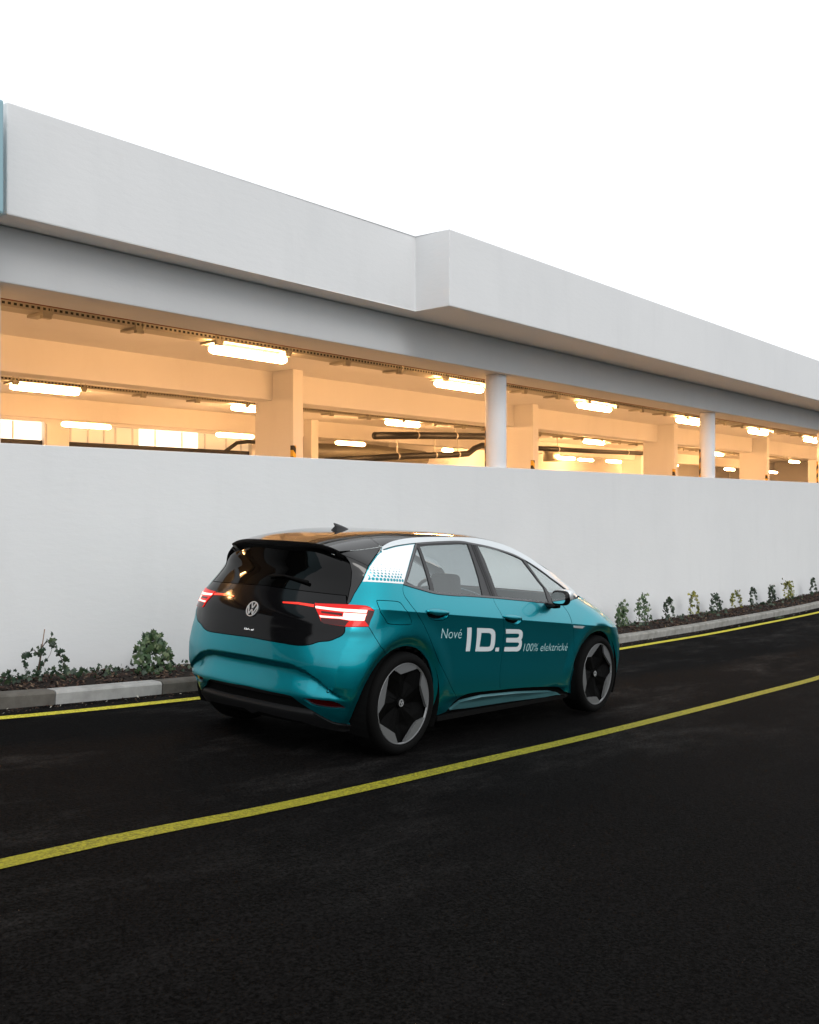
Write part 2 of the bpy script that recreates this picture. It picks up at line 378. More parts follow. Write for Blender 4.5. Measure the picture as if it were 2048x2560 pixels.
for a, b in ((-10, 19.3), (19.6, 40), (40.3, 70)):
    part(box('interior_beam', (a, b, 20.2, 20.62, 3.62 if a > 0 else 3.60, 4.09), M_INT, bevel=.01))
for x in (19.31, 29.8, 40.01): part(box('blade_column', (x, x+.28, 19.9, 20.9, .95, 4.09), M_INT, bevel=.012))
# back wall with openings on the left, deeper wall on the right
def wz(z): return (z-1.7)*1.036+1.7
WX = [(-10, 8.6), (11.32, 11.93), (17.42, 18.4)]
part(box('back_wall', (-10, 18.4, 20.3, 20.5, wz(3.46), 3.60), M_INT))
part(box('back_wall', (-10, 18.4, 20.3, 20.5, .95, wz(2.92)), M_INT))
for a, b in WX: part(box('back_wall', (a, b, 20.3, 20.5, wz(2.92), wz(3.46)), M_INT))
part(box('back_wall', (-12, 26.2, 33, 33.2, .95, 4.09), M_INT)); part(box('back_wall', (26.2, X1, 23, 23.2, .95, 4.09), M_INT)); part(box('back_wall', (26.2, 26.4, 23.2, 33, .95, 4.09), M_INT)); part(box('end_wall', (X0-.2, X0, 8.3, 33.2, .9, 4.09), M_INT)); part(box('end_wall', (58, 58.2, 9.0, 23, .9, 4.09), M_INT)); part(box('end_wall', (X1, X1+.2, 8.3, 33.2, .9, 4.09), M_INT))
part(box('door_leaf', (11.36, 11.90, 20.26, 20.30, 1.05, wz(3.42)), M_INT))
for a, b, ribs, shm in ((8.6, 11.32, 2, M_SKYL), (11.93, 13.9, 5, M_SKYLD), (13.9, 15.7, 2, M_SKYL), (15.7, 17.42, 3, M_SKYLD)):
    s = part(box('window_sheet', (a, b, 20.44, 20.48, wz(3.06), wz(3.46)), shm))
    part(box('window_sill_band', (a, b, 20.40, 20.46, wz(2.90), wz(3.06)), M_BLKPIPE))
    for k in range(ribs):
        xx = a+(b-a)*(k+.5)/ribs+random.uniform(-.1, .1); q = box('rib', (xx-.018, xx+.018, 20.41, 20.435, wz(3.07), wz(3.45)), M_INT); q.parent = s
# roof vents of the far right: thin handrail
railing = tag(empty('roof_railing', (22.9, 7.6, 5.05)), 'thin white roof railing at the far right end of the roof', 'railing')
bm = bmesh.new(); tube(bm, [(22.9, 7.6, 4.9), (22.9, 7.6, 5.16), (23.0, 7.6, 5.19), (27.5, 7.6, 5.19)], .012, 6)
o = bmobj('rail', bm, M_WHITE); o.parent = railing; o.matrix_parent_inverse = Matrix.Translation(-railing.location)
bm = bmesh.new()
for x in (25, 27.4):
    bm = bmesh.new(); tube(bm, [(x, 7.6, 4.9), (x, 7.6, 5.185)], .010, 6)
    o = bmobj('post', bm, M_WHITE); o.parent = railing; o.matrix_parent_inverse = Matrix.Translation(-railing.location)

# pale blue metal cladding box at the left edge
bl = tag(empty('blue_panel', (2.6, 7.55, 4.0)), 'pale blue metal cladding panel at the left end of the roof fascia', 'panel')
def kid(o, p): o.parent = p; o.matrix_parent_inverse = Matrix.Translation(-Vector(p.location)); return o
kid(box('cladding_sheet', (-3, 3.835, 7.50, 8.8, 4.03, 4.955), M_BLUE, bevel=.02), bl)
kid(box('base_channel', (-3, 3.80, 7.54, 8.8, 3.975, 4.03), M_DARKM), bl)

# cable trays with brackets, conduit
def tray(y, z, x0, x1, bs, label, long=True):
    T_ = tag(empty('cable_tray', (x0, y, z)), label, 'cable tray')
    bm = bmesh.new(); bx(bm, x0, x1, y-.13, y+.13, z-.004, z+.002); bx(bm, x0, x1, y-.132, y-.128, z, z+.06); bx(bm, x0, x1, y+.128, y+.132, z, z+.06)
    kid(bmobj('tray_channel', bm, M_GALV), T_)
    bm = bmesh.new(); x = x0+.03
    while x < min(x1, 22): bx(bm, x, x+.032, y-.1345, y-.1315, z+.018, z+.044); x += .064
    kid(bmobj('slot_row', bm, M_DARKM), T_)['kind'] = 'stuff'
    bm = bmesh.new(); tube(bm, [(x0, y-.03, z+.03), (x1, y-.03, z+.03)], .025, 6); kid(bmobj('cable', bm, M_CABLE), T_)
    for x in bs:
        bm = bmesh.new()
        bx(bm, x-.06, x+.06, y-.16, y+.16, z-.035, z-.006); bx(bm, x-.05, x+.05, y-.155, y-.10, z-.07, z-.036)
        for d in (-.045, .045): bx(bm, x+d-.004, x+d+.004, y-.142, y-.134, z-.03, 4.085)
        kid(bmobj('bracket', bm, M_GALV), T_)
tray(9.6, 3.712, -2, 46, [5.3+1.147*k for k in range(-4, 34)], 'perforated steel cable tray nearest the road, hung under the deck ceiling')
tray(15.5, 3.73, 4, 46, [8.05+1.25*k for k in range(0, 28)], 'thin perforated cable tray behind the middle row of columns')
tag(tubeobj('conduit', [(-2, 8.705, 3.612), (46, 8.705, 3.612)], .008, M_CABLE, n=6), 'thin red-brown conduit along the inner edge of the facade beam', 'conduit')

# ceiling lamps
def lamp_proto(L):
    T_ = empty('ceiling_lamp')
    bm = bmesh.new(); n = 12
    for s in (-1, 1):
        pass
    pr = [(-L/2, .012), (-L/2+.02, .042), (-L/2+.07, .055), (L/2-.07, .055), (L/2-.02, .042), (L/2, .012)]
    rings = []
    for x, r in pr: rings.append([bm.verts.new((x, r*1.25*math.cos(2*math.pi*j/n), r*math.sin(2*math.pi*j/n))) for j in range(n)])
    for q, s in zip(rings, rings[1:]):
        for j in range(n): bm.faces.new((q[j], q[(j+1) % n], s[(j+1) % n], s[j]))
    bm.faces.new(rings[0][::-1]); bm.faces.new(rings[-1]); bmesh.ops.recalc_face_normals(bm, faces=bm.faces)
    d = bmobj('diffuser', bm, M_LAMP, T_, True)
    bm = bmesh.new(); bx(bm, -L/2+.06, L/2-.06, -.022, .022, .05, .085, bevel=.008)
    bmobj('housing', bm, M_GALV, T_); return T_
LP = lamp_proto(1.27); used = [False]
def lamp(x, y, z, label, group, sx=1, dim=False):
    if not used[0]: T_ = LP; used[0] = True
    else:
        T_ = LP.copy(); COL.objects.link(T_)
        for ch in list(LP.children): c = ch.copy(); COL.objects.link(c); c.parent = T_
    T_.location = (x, y, z); T_.scale = (sx, 1, 1)
    if dim:
        for c in T_.children:
            if c.name.startswith('diffuser'): c.material_slots[0].link = 'OBJECT'; c.material_slots[0].material = M_LAMPD
    tag(T_, label, 'lamp', group)
row = ['long tube lamp under the near tray at the far left, behind the left column', 'largest tube lamp under the near cable tray, left of the blade column', 'tube lamp under the near tray, touching the front round column',
       'tube lamp under the near tray, midway between the two round columns', 'tube lamp under the near tray, touching the second round column', 'tube lamp under the near tray, right of the second round column', 'tube lamp under the near tray at the right picture edge', 'first added tube lamp under the near tray past the right picture edge', 'second added tube lamp under the near tray past the right picture edge', 'third added tube lamp under the near tray past the right picture edge', 'fourth added tube lamp under the near tray past the right picture edge']
for k, l in enumerate(row): lamp(3.02+4.525*k+.65, 9.6, 3.615, l, 'lamps under the near cable tray')  # those past the picture edge are unseen, added to light the right bays
row = [(8.66, 'tube lamp under the second tray at the upper left'), (13.4, 'tube lamp under the second tray, cut off by the nearest blade column'), (18.2, 'tube lamp under the second tray, above the thick black pipe'),
       (23.0, 'tube lamp under the second tray, hidden behind the front round column'), (27.8, 'tube lamp under the second tray, right of the second blade column'), (37.8, 'small tube lamp under the second tray, peeking past the second round column'), (33, 'tube lamp under the second tray, behind the third blade column'), (42.5, 'far added tube lamp under the second tray, right of the second round column'), (47.2, 'farthest added tube lamp under the second tray, near the right picture edge')]
for x, l in row: lamp(x, 15.5, 3.65, l, 'lamps under the second cable tray')  # the farthest lamps of this row are added to brighten the right end
row = [(11.1, 'low tube lamp between the two backlit windows'), (15.1, 'low tube lamp in front of the wide ribbed window'), (19.15, 'low tube lamp right of the nearest blade column'), (23.5, 'small low lamp above the bent black pipe'), (30.6, 'low tube lamp in the third bay, under the long black pipe'), (34.2, 'low tube lamp left of the second round column'), (39.5, 'added low tube lamp behind the second round column'), (46, 'added low tube lamp in the rightmost visible bay'), (52, 'farthest added low tube lamp at the right picture edge')]
for x, l in row: lamp(x, 18.2, 3.315, l, 'lamps of the low back row', .35 if x == 23.5 else .9, x < 20)  # the rightmost low lamps are added so the far bays get light
ordn = ['first', 'second', 'third', 'fourth', 'fifth']
for k, (x, y) in enumerate(((21.5, 26.5), (25.0, 29.5), (31, 21.6), (38, 21.6), (45, 21.6))): lamp(x, y, 3.6, 'distant added tube lamp near the back wall of the deck, %s from the left' % ordn[k], 'added distant lamps by the back wall')  # lamps added to brighten the deep part of the deck
# pipes
def pipe(pts, r, label, clamps):
    T_ = tag(empty('pipe', pts[0]), label, 'pipe'); kid(tubeobj('pipe_run', pts, r, M_BLKPIPE, n=12), T_)
    for x, y, z in clamps:
        bm = bmesh.new(); rings = lathe(bm, [(r+.012, -.03), (r+.012, .03)], 12); bmesh.ops.rotate(bm, verts=bm.verts, matrix=Matrix.Rotation(rad(90), 3, 'Z')); bmesh.ops.translate(bm, verts=bm.verts, vec=(x, y, z))
        bx(bm, x-.008, x+.008, y-.008, y+.008, z+r, z+r+.5)
        kid(bmobj('clamp', bm, M_CLAMP), T_)
pipe([(18.8, 17, 3.46), (20.54, 17, 3.56), (22.3, 17, 3.64), (26, 17, 3.80)], .10, 'thick straight black pipe sloping up behind the front round column', [(20.54, 17, 3.56), (22.3, 17, 3.64)])
pipe([(17.2, 17.2, 2.74), (19.95, 17.2, 2.96), (22.4, 17.2, 3.10), (23.2, 17.2, 3.16), (23.55, 17.2, 3.34), (23.9, 17.2, 3.44), (25.5, 17.2, 3.46)], .09, 'bent black pipe low behind the front round column', [(19.95, 17.2, 2.96), (21.6, 17.2, 3.06), (22.7, 17.2, 3.12)])
pipe([(26.6, 17, 3.47), (30.76, 17, 3.53), (36, 17, 3.64)], .08, 'long black pipe under the beam between the second and third blade columns', [(28, 17, 3.49), (33, 17, 3.58)])
pipe([(15.3, 19.4, 2.88), (15.7, 19.4, 2.96), (16.15, 19.4, 3.24), (16.5, 19.4, 3.29), (18.4, 19.4, 3.30)], .05, 'angled dark pipe at the right end of the wide ribbed window', [])
tube_l = tag(tubeobj('duct_box', [(20.5, 22, 3.3), (24, 22, 3.42), (27, 22, 3.3)], .26, M_GALV, n=10), 'grey ventilation duct deep inside the deck, above the bent pipe', 'duct')
tag(tubeobj('fan_duct', [(30.2, 18.6, 3.2), (30.2, 18.6, 3.75)], .3, M_GALV, n=20), 'round grey duct hanging beside the long black pipe in the third bay', 'duct')
# ------------------------------------------------------------------ plants along the wall
def leaf_mesh(name, m, s):
    # five-lobed ivy leaf, slightly folded
    pts = [(0, 0), (.35, -.18), (.62, .02), (.45, .28), (.55, .62), (.22, .62), (0, 1.05), (-.22, .62), (-.55, .62), (-.45, .28), (-.62, .02), (-.35, -.18)]
    V = [(0, .35*s, .06*s)]+[(x*s, y*s, -.12*s*abs(x)+.05*s*math.sin(3*y)) for x, y in pts]
    F = [(0, i+1, (i+1) % len(pts)+1) for i in range(len(pts))]
    me = bpy.data.meshes.new(name); me.from_pydata(V, [], F); me.materials.append(m); me.polygons.foreach_set('use_smooth', [True]*len(F)); return me
LV = {k: leaf_mesh('leaf', m, 1.0) for k, m in (('d', M_IVYD), ('g', M_IVYG), ('y', M_IVYY))}
def leaf_mat(p, s, face=None):
    r = Euler((random.uniform(.6, 1.9), random.uniform(-.6, .6), random.uniform(-1.3, 1.0))).to_matrix().to_4x4()
    return Matrix.Translation(p) @ r @ Matrix.Diagonal((s, s, s, 1))
def poly_at(pts, t):
    t *= len(pts)-1; i = min(int(t), len(pts)-2); return Vector(pts[i]).lerp(Vector(pts[i+1]), t-i)
def ivy(base, stems, nleaf, size, kind, label, spread=.02, single=True, group='ivy plants along the wall', body=None):
    root = tag(empty('ivy_plant', base), label, 'plant', group); b = Vector(base)
    bm = bmesh.new()
    for st, r in stems: tube(bm, [Vector(p) for p in st], [r*(1-.6*i/(len(st)-1)) for i in range(len(st))], 5)
    bmobj('stem', bm, M_STEM, root, True)
    spots = []
    if body:
        for _ in range(nleaf):
            p = body(); spots.append(p)
    else:
        lens = [sum((Vector(a)-Vector(c)).length for a, c in zip(s[1:], s)) for s, _ in stems]
        for _ in range(nleaf):
            s = random.choices(stems, lens)[0][0]; t = random.uniform(.1, 1); sp = spread*(1.2-.6*t)
            spots.append(poly_at(s, t)+Vector((random.gauss(0, sp), random.gauss(0, sp)-.008, random.gauss(0, sp))))
    if single:
        for p in spots:
            o = bpy.data.objects.new('leaf', LV[kind if random.random() > .12 else 'd']); COL.objects.link(o); o.parent = root; o.matrix_local = leaf_mat(p, size*random.uniform(.6, 1.15))
    else:
        V = []; F = []
        src = LV[kind]; sv_ = [v.co.copy() for v in src.vertices]; sf = [tuple(p.vertices) for p in src.polygons]
        for p in spots:
            mt = leaf_mat(p, size*random.uniform(.6, 1.2)); k = len(V); V += [mt @ v for v in sv_]; F += [tuple(i+k for i in f) for f in sf]
        o = pyd('foliage', V, F, src.materials[0], root, True); o['kind'] = 'stuff'
    return root
# the two plants left of the car
ivy((4.17, 7.62, .16), [([(0, 0, 0), (.02, 0, .10), (.04, 0, .22), (.05, 0, .34)], .010), ([(.04, 0, .24), (-.02, -.01, .30), (-.09, -.02, .28), (-.11, -.02, .22), (-.10, -.02, .08)], .004),
     ([(.05, 0, .30), (.09, -.01, .36), (.15, -.02, .33), (.20, -.03, .24), (.24, -.04, .13), (.27, -.04, .02)], .005), ([(.03, 0, .14), (.07, 0, .16), (.13, 0, .24), (.16, 0, .32)], .003), ([(0, 0, .02), (-.06, 0, .03), (-.14, -.02, .0)], .003)],
    95, .042, 'd', 'sparse dark ivy with arching stems tied to a cane, left of the car')
tag(tubeobj('cane', [(4.20, 7.64, .16), (4.235, 7.64, .45), (4.262, 7.64, .62)], .004, M_CANE, n=6), 'thin brown cane standing in the sparse dark ivy', 'cane')
def body2():
    t = random.random()**.8; a = random.uniform(0, 6.3); r = (.19*(1-t)**.6+.055)*math.sqrt(random.random())
    return Vector((r*math.cos(a)*1.15+.01, -abs(r*math.sin(a))*.8, t*.40))
ivy((5.30, 7.62, .07), [([(0, 0, 0), (0, 0, .2), (.01, 0, .38)], .010), ([(.02, 0, .3), (.10, -.03, .25), (.19, -.04, .08)], .003), ([(0, 0, .2), (-.12, -.02, .26), (-.2, -.02, .24)], .003), ([(.1, 0, .05), (.3, -.02, .08), (.5, -.02, .06)], .003)],
    265, .05, 'g', 'dense bushy variegated ivy close to the rear of the car', body=body2)
GP = [(14.67, .40, 'g', .05, 'pale green ivy just in front of the bonnet'), (15.43, .44, 'g', .05, 'green ivy with wide foot, second from the bonnet'), (16.5, .34, 'd', .04, 'thin dark ivy with trailing side shoots, third from the bonnet'),
      (17.59, .42, 'y', .035, 'yellow ivy with one long loop hanging right, fourth from the bonnet'), (18.59, .34, 'd', .045, 'dark arched ivy between two yellow ones'), (19.66, .36, 'y', .04, 'yellow arched ivy beside the dark arched one'),
      (20.71, .36, 'd', .035, 'dark thin arched ivy in the middle of the right row'), (21.85, .36, 'd', .045, 'blue-green leaning ivy left of the widest yellow one'), (22.85, .40, 'y', .055, 'widest yellow ivy forming an arch'), (24.76, .42, 'd', .03, 'tall thin dark ivy, last one before the picture edge'), (26.3, .40, 'd', .03, 'dark ivy cut by the right picture edge')]
for x, h, kd, sp, lb in GP:
    z = bedz(x, 7.72); q = random.uniform(.10, .2); h += .02
    st = [([(0, 0, 0), (-.01, 0, h*.5), (.01, 0, h*.92)], .007), ([(.01, 0, h*.85), (q*.6, -.01, h*1.0), (q*1.3, -.02, h*.85), (q*1.9, -.03, h*.5), (q*2.1, -.03, h*.15)], .003)]
    if sp > .042: st.append(([(q*1.6, 0, 0), (q*1.5, 0, h*.4), (q*1.1, 0, h*.8)], .005))
    if kd == 'g': st.append(([(0, 0, h*.3), (.12, -.02, h*.25), (.2, -.03, .03)], .004))
    if x == 22.85: st += [([(.6, 0, 0), (.52, 0, h*.5), (.3, 0, h*.95), (.05, 0, h*.95)], .006)]
    ivy((x, 7.72, z), st, 125 if sp > .042 else 85, .05, kd, lb, sp*.62, single=False)
# low creeping leaves on the mulch
V = []; F = []; src = LV['d']; sv_ = [v.co.copy() for v in src.vertices]; sf = [tuple(p.vertices) for p in src.polygons]
for cx_, n_, s_ in ((4.0, 60, .18), (4.45, 40, .12), (4.75, 34, .12), (5.2, 55, .22), (6.0, 30, .3), (3.6, 40, .25), (14.9, 40, .3), (16.3, 25, .3), (18.2, 30, .5), (21, 30, .8), (23, 30, .8)):
    for _ in range(n_):
        x = cx_+random.gauss(0, s_); y = random.uniform(7.35, 7.85); mt = leaf_mat((x, y, bedz(x, y)+random.uniform(.01, .06)), random.uniform(.02, .042)*(1+.03*max(0, x-6))); k = len(V); V += [mt @ v for v in sv_]; F += [tuple(i+k for i in f) for f in sf]
tag(pyd('creeping_ivy', V, F, M_IVYD, smooth=True), kind='stuff')
V = []; F = []
for _ in range(110):
    x = 20.0+random.gauss(0, .12); y = 6.86+random.gauss(0, .05); z = float(gz(x, y)); a = random.uniform(0, 6.3); h = random.uniform(.02, .06); k = len(V)
    V += [(x, y, z), (x+.006, y, z), (x+math.cos(a)*.03, y+math.sin(a)*.03, z+h)]; F.append((k, k+1, k+2))
tag(pyd('gutter_weed', V, F, M_IVYG), kind='stuff')

# office block across the road, mirrored in the car windows
OB = tag(empty('office_building', (52, -30, -.8)), 'grey flat-roofed office block across the road, mirrored in the car side windows', 'building')
M_OFF = concrete('grey_office_render', (.32, .31, .30), (.27, .26, .25), 2); M_OFG = mat('dark_office_glass', (.02, .03, .035), .1)
kid(box('wall', (34, 74, -40, -24, -1, 8.5), M_OFF), OB); kid(box('annex', (30, 52, -23.98, -19, -1, 4.2), M_BLUE), OB); kid(box('roof_edge', (33.8, 74.2, -40.2, -23.8, 8.5, 8.9), M_DARKM), OB)
wme = box('window', (-.8, .8, -.06, .06, -.7, .7), M_OFG); wm = wme.data; bpy.data.objects.remove(wme)
for i in range(13):
    for z in (5.6, 7.4): kid(mobj('window', wm, None), OB).location = (36+3*i, -23.98, z)
# ------------------------------------------------------------------ car body surface
CAR_O=[4.90493, 5.05651, 0.00905]
CAR_A=[[0.997554, 0.021765, -0.066426], [0.020572, -0.999615, -0.018592], [0.066806, -0.01718, 0.997618]]
LOGO_Z=0.9240
BADGE_Z=0.7805
MIRP=(1.80,.965,1.05)
FINX=.10
def sst(a,b,x):
    t=np.clip((x-a)/(b-a),0,1); return t*t*(3-2*t)
T=herm([.1,.18,.25,.35,.45,.55,.70,.80,.92,1.0,1.06,1.15,1.25,1.35,1.42,1.55],
       [-.50,-.57,-.61,-.645,-.665,-.672,-.668,-.662,-.648,-.605,-.565,-.508,-.468,-.455,-.455,-.455])
XF=herm([.1,.2,.4,.5,.6,.7,.81,.925,1.0,1.1,1.55],[3.58,3.66,3.73,3.73,3.70,3.64,3.52,3.31,3.12,3.02,2.95])
ZC=lambda x:.968-.069*(np.clip(x,-.8,3.4)-.02)
ZB=herm([-.7,-.4,-.09,.26,1.0,1.83,2.6,3.6],[1.17,1.165,1.15,1.10,1.055,1.005,.985,.97])
ZR=herm([-.7,-.3,0,.3,.7,1.04,1.44,1.87,2.35,2.55,2.9,3.6],[1.36,1.385,1.422,1.465,1.496,1.499,1.458,1.341,1.139,1.03,.99,.98])
Y0=herm([-.7,-.3,0,.4,1.2,2.0,2.5,2.77,3.6],[.895,.90,.902,.898,.894,.894,.895,.892,.885])
YR=herm([-.7,-.3,0,.4,1.0,1.6,1.87,2.35,2.55,2.9,3.6],[.53,.555,.59,.625,.645,.645,.655,.70,.77,.80,.80])
LOW=herm([-.80,-.72,-.64,-.5,-.3,-.1,-.02,0.],[.165,.105,.072,.048,.032,.014,.0035,0.])
RC,NR,RF,NF=.38,2.9,.85,2.4
def W0(x,z):
    zc=ZC(x); h=z-zc; y0=Y0(x)
    hp=np.maximum(h,0); zb=ZB(x); hb=zb-zc
    low=y0-LOW(np.minimum(h,0))
    up=lambda q: .36*q+.5*q*q
    mid=y0-up(hp)
    yb=y0-up(hb); zr=ZR(x); s=np.clip((z-zb)/np.maximum(zr-zb,.02),0,1.25)
    sl=(.36+1.0*hb)*np.maximum(zr-zb,.02)      # inward slope at belt * span
    yr=np.minimum(YR(x),yb)
    dy=yb-yr; a=np.clip(sl/np.maximum(dy,.01),.0,1.)
    g=a*s+(1-a)*s**1.8
    gre=yb-dy*g
    return np.where(h<0,low,np.where(z<zb,mid,gre))*(1-.04*sst(.7,1.0,z)*sst(.05,-.45,x))
tt=np.linspace(0,np.pi/2,400)
def tab(R,n,Wn):
    e=2/n; X=R*(1-np.cos(tt)**e); Y=np.sin(tt)**e; X[-1]=R
    L=np.concatenate([[0],np.cumsum(np.hypot(np.diff(X),Wn*np.diff(Y)))]); return L,X,Y
LR,XR_,YR_=tab(RC,NR,.88); LF,XF_,YF_=tab(RF,NF,.88)
UC=LR[-1]; L0=2.95; UF=UC+L0; UE=UF+LF[-1]
def NZ(z): return NR-.48*sst(.60,.82,z)+2.4*sst(1.18,1.36,z)
def XY(u,z):
    u=np.asarray(u,float); z=np.asarray(z,float)
    xr=T(z); xf=XF(z); a=xr+RC; b=xf-RF; e=2/NZ(z)
    t=np.interp(u,LR,tt)
    X=np.where(u<UC, xr+RC*(1-np.cos(t)**e), np.where(u<UF,a+(u-UC)/L0*(b-a), xf-np.interp(UE-u,LF,XF_)))
    Yn=np.where(u<UC,np.sin(t)**e,np.where(u<UF,1.,np.interp(UE-u,LF,YF_)))
    return X,Yn
def u_of(x,z):
    x=np.asarray(x,float);z=np.asarray(z,float); xr=T(z); xf=XF(z); a=xr+RC; b=xf-RF
    t=np.arccos(np.clip(1-np.clip(x-xr,0,RC)/RC,0,1)**(NZ(z)/2))
    return np.where(x<a,np.interp(t,tt,LR),np.where(x<b,UC+(x-a)/(b-a)*L0, UE-np.interp(np.clip(xf-x,0,RF),XF_,LF)))
WHR=(-.03,.35); WHF=(2.715,.35)
def disp(x,y,z,rear):
    """inward displacement for arches / bumper; returns dy (side) and dx (rear, +x = into car)"""
    dy=np.zeros_like(x); dx=np.zeros_like(x)
    for cx_,cz_ in (WHR,WHF):
        r=np.hypot(x-cx_,z-cz_); dy=dy-.035*sst(.462,.38,r)+.010*sst(.60,.47,r)*sst(.30,.45,z)
    # sill: recess under doors
    m=sst(.42,.75,x)*sst(2.32,2.1,x); zs=.325-.03*(x-.6)
    dy=dy-.045*m*sst(zs+.02,zs-.045,z)
    # rear bumper recess: wide scoop
    ay=np.abs(y)
    zu=np.interp(ay,[0,.40,.52,.62,.72,.80],[.610,.605,.575,.52,.44,.40])
    zl=np.interp(ay,[0,.5,.80],[.375,.385,.40])
    k=np.clip((zu-z)/np.maximum(zu-zl,.02),0,1)
    d=.045*sst(0,.18,k)*(1-sst(.25,1.0,k))*sst(.80,.70,ay)
    d=d*np.clip((zu-zl)/.15,0,1)
    dx=dx+np.where((z<zu)&(z>zl),d,0)*rear
    # edge under scoop: bumper undercut
    dx=dx+.014*sst(zl,zl-.05,z)*sst(.86,.78,ay)*rear
    return dx,dy
CEZ=[0.3, 0.45, 0.48, 0.59, 0.72, 0.79, 0.84, 0.87]
CEU=[0.71, 0.725, 0.762, 0.77, 0.788, 0.818, 0.825, 0.827]
def S(u,z,off=0.,d=True):
    u=np.asarray(u,float); z=np.asarray(z,float)+0*u; u=u+0*z
    x,yn=XY(u,z); y=W0(x,z)*yn
    if d:
        rear=sst(UC-.05,UC-.28,u)
        du=np.clip(1-np.abs(u-np.interp(z,CEZ,CEU))/.15,0,1)**1.5*sst(.36,.50,z)*sst(.93,.84,z)
        dx,dy=disp(x,y,z,rear); dx=dx-.011*du; dy=dy+.011*du; x=x+dx; y=y+dy*sst(.35,.75,u)
    P=np.stack([x,y,z],-1)
    if off:
        P=P+off*N(u,z,d)[...,:]
    return P
def N(u,z,d=True,e=2e-3):
    a=S(u+e,z,0,d)-S(u-e,z,0,d); b=S(u,z+e,0,d)-S(u,z-e,0,d)
    n=np.cross(b,a); n/=np.linalg.norm(n,axis=-1,keepdims=True)+1e-12
    return n   # outward
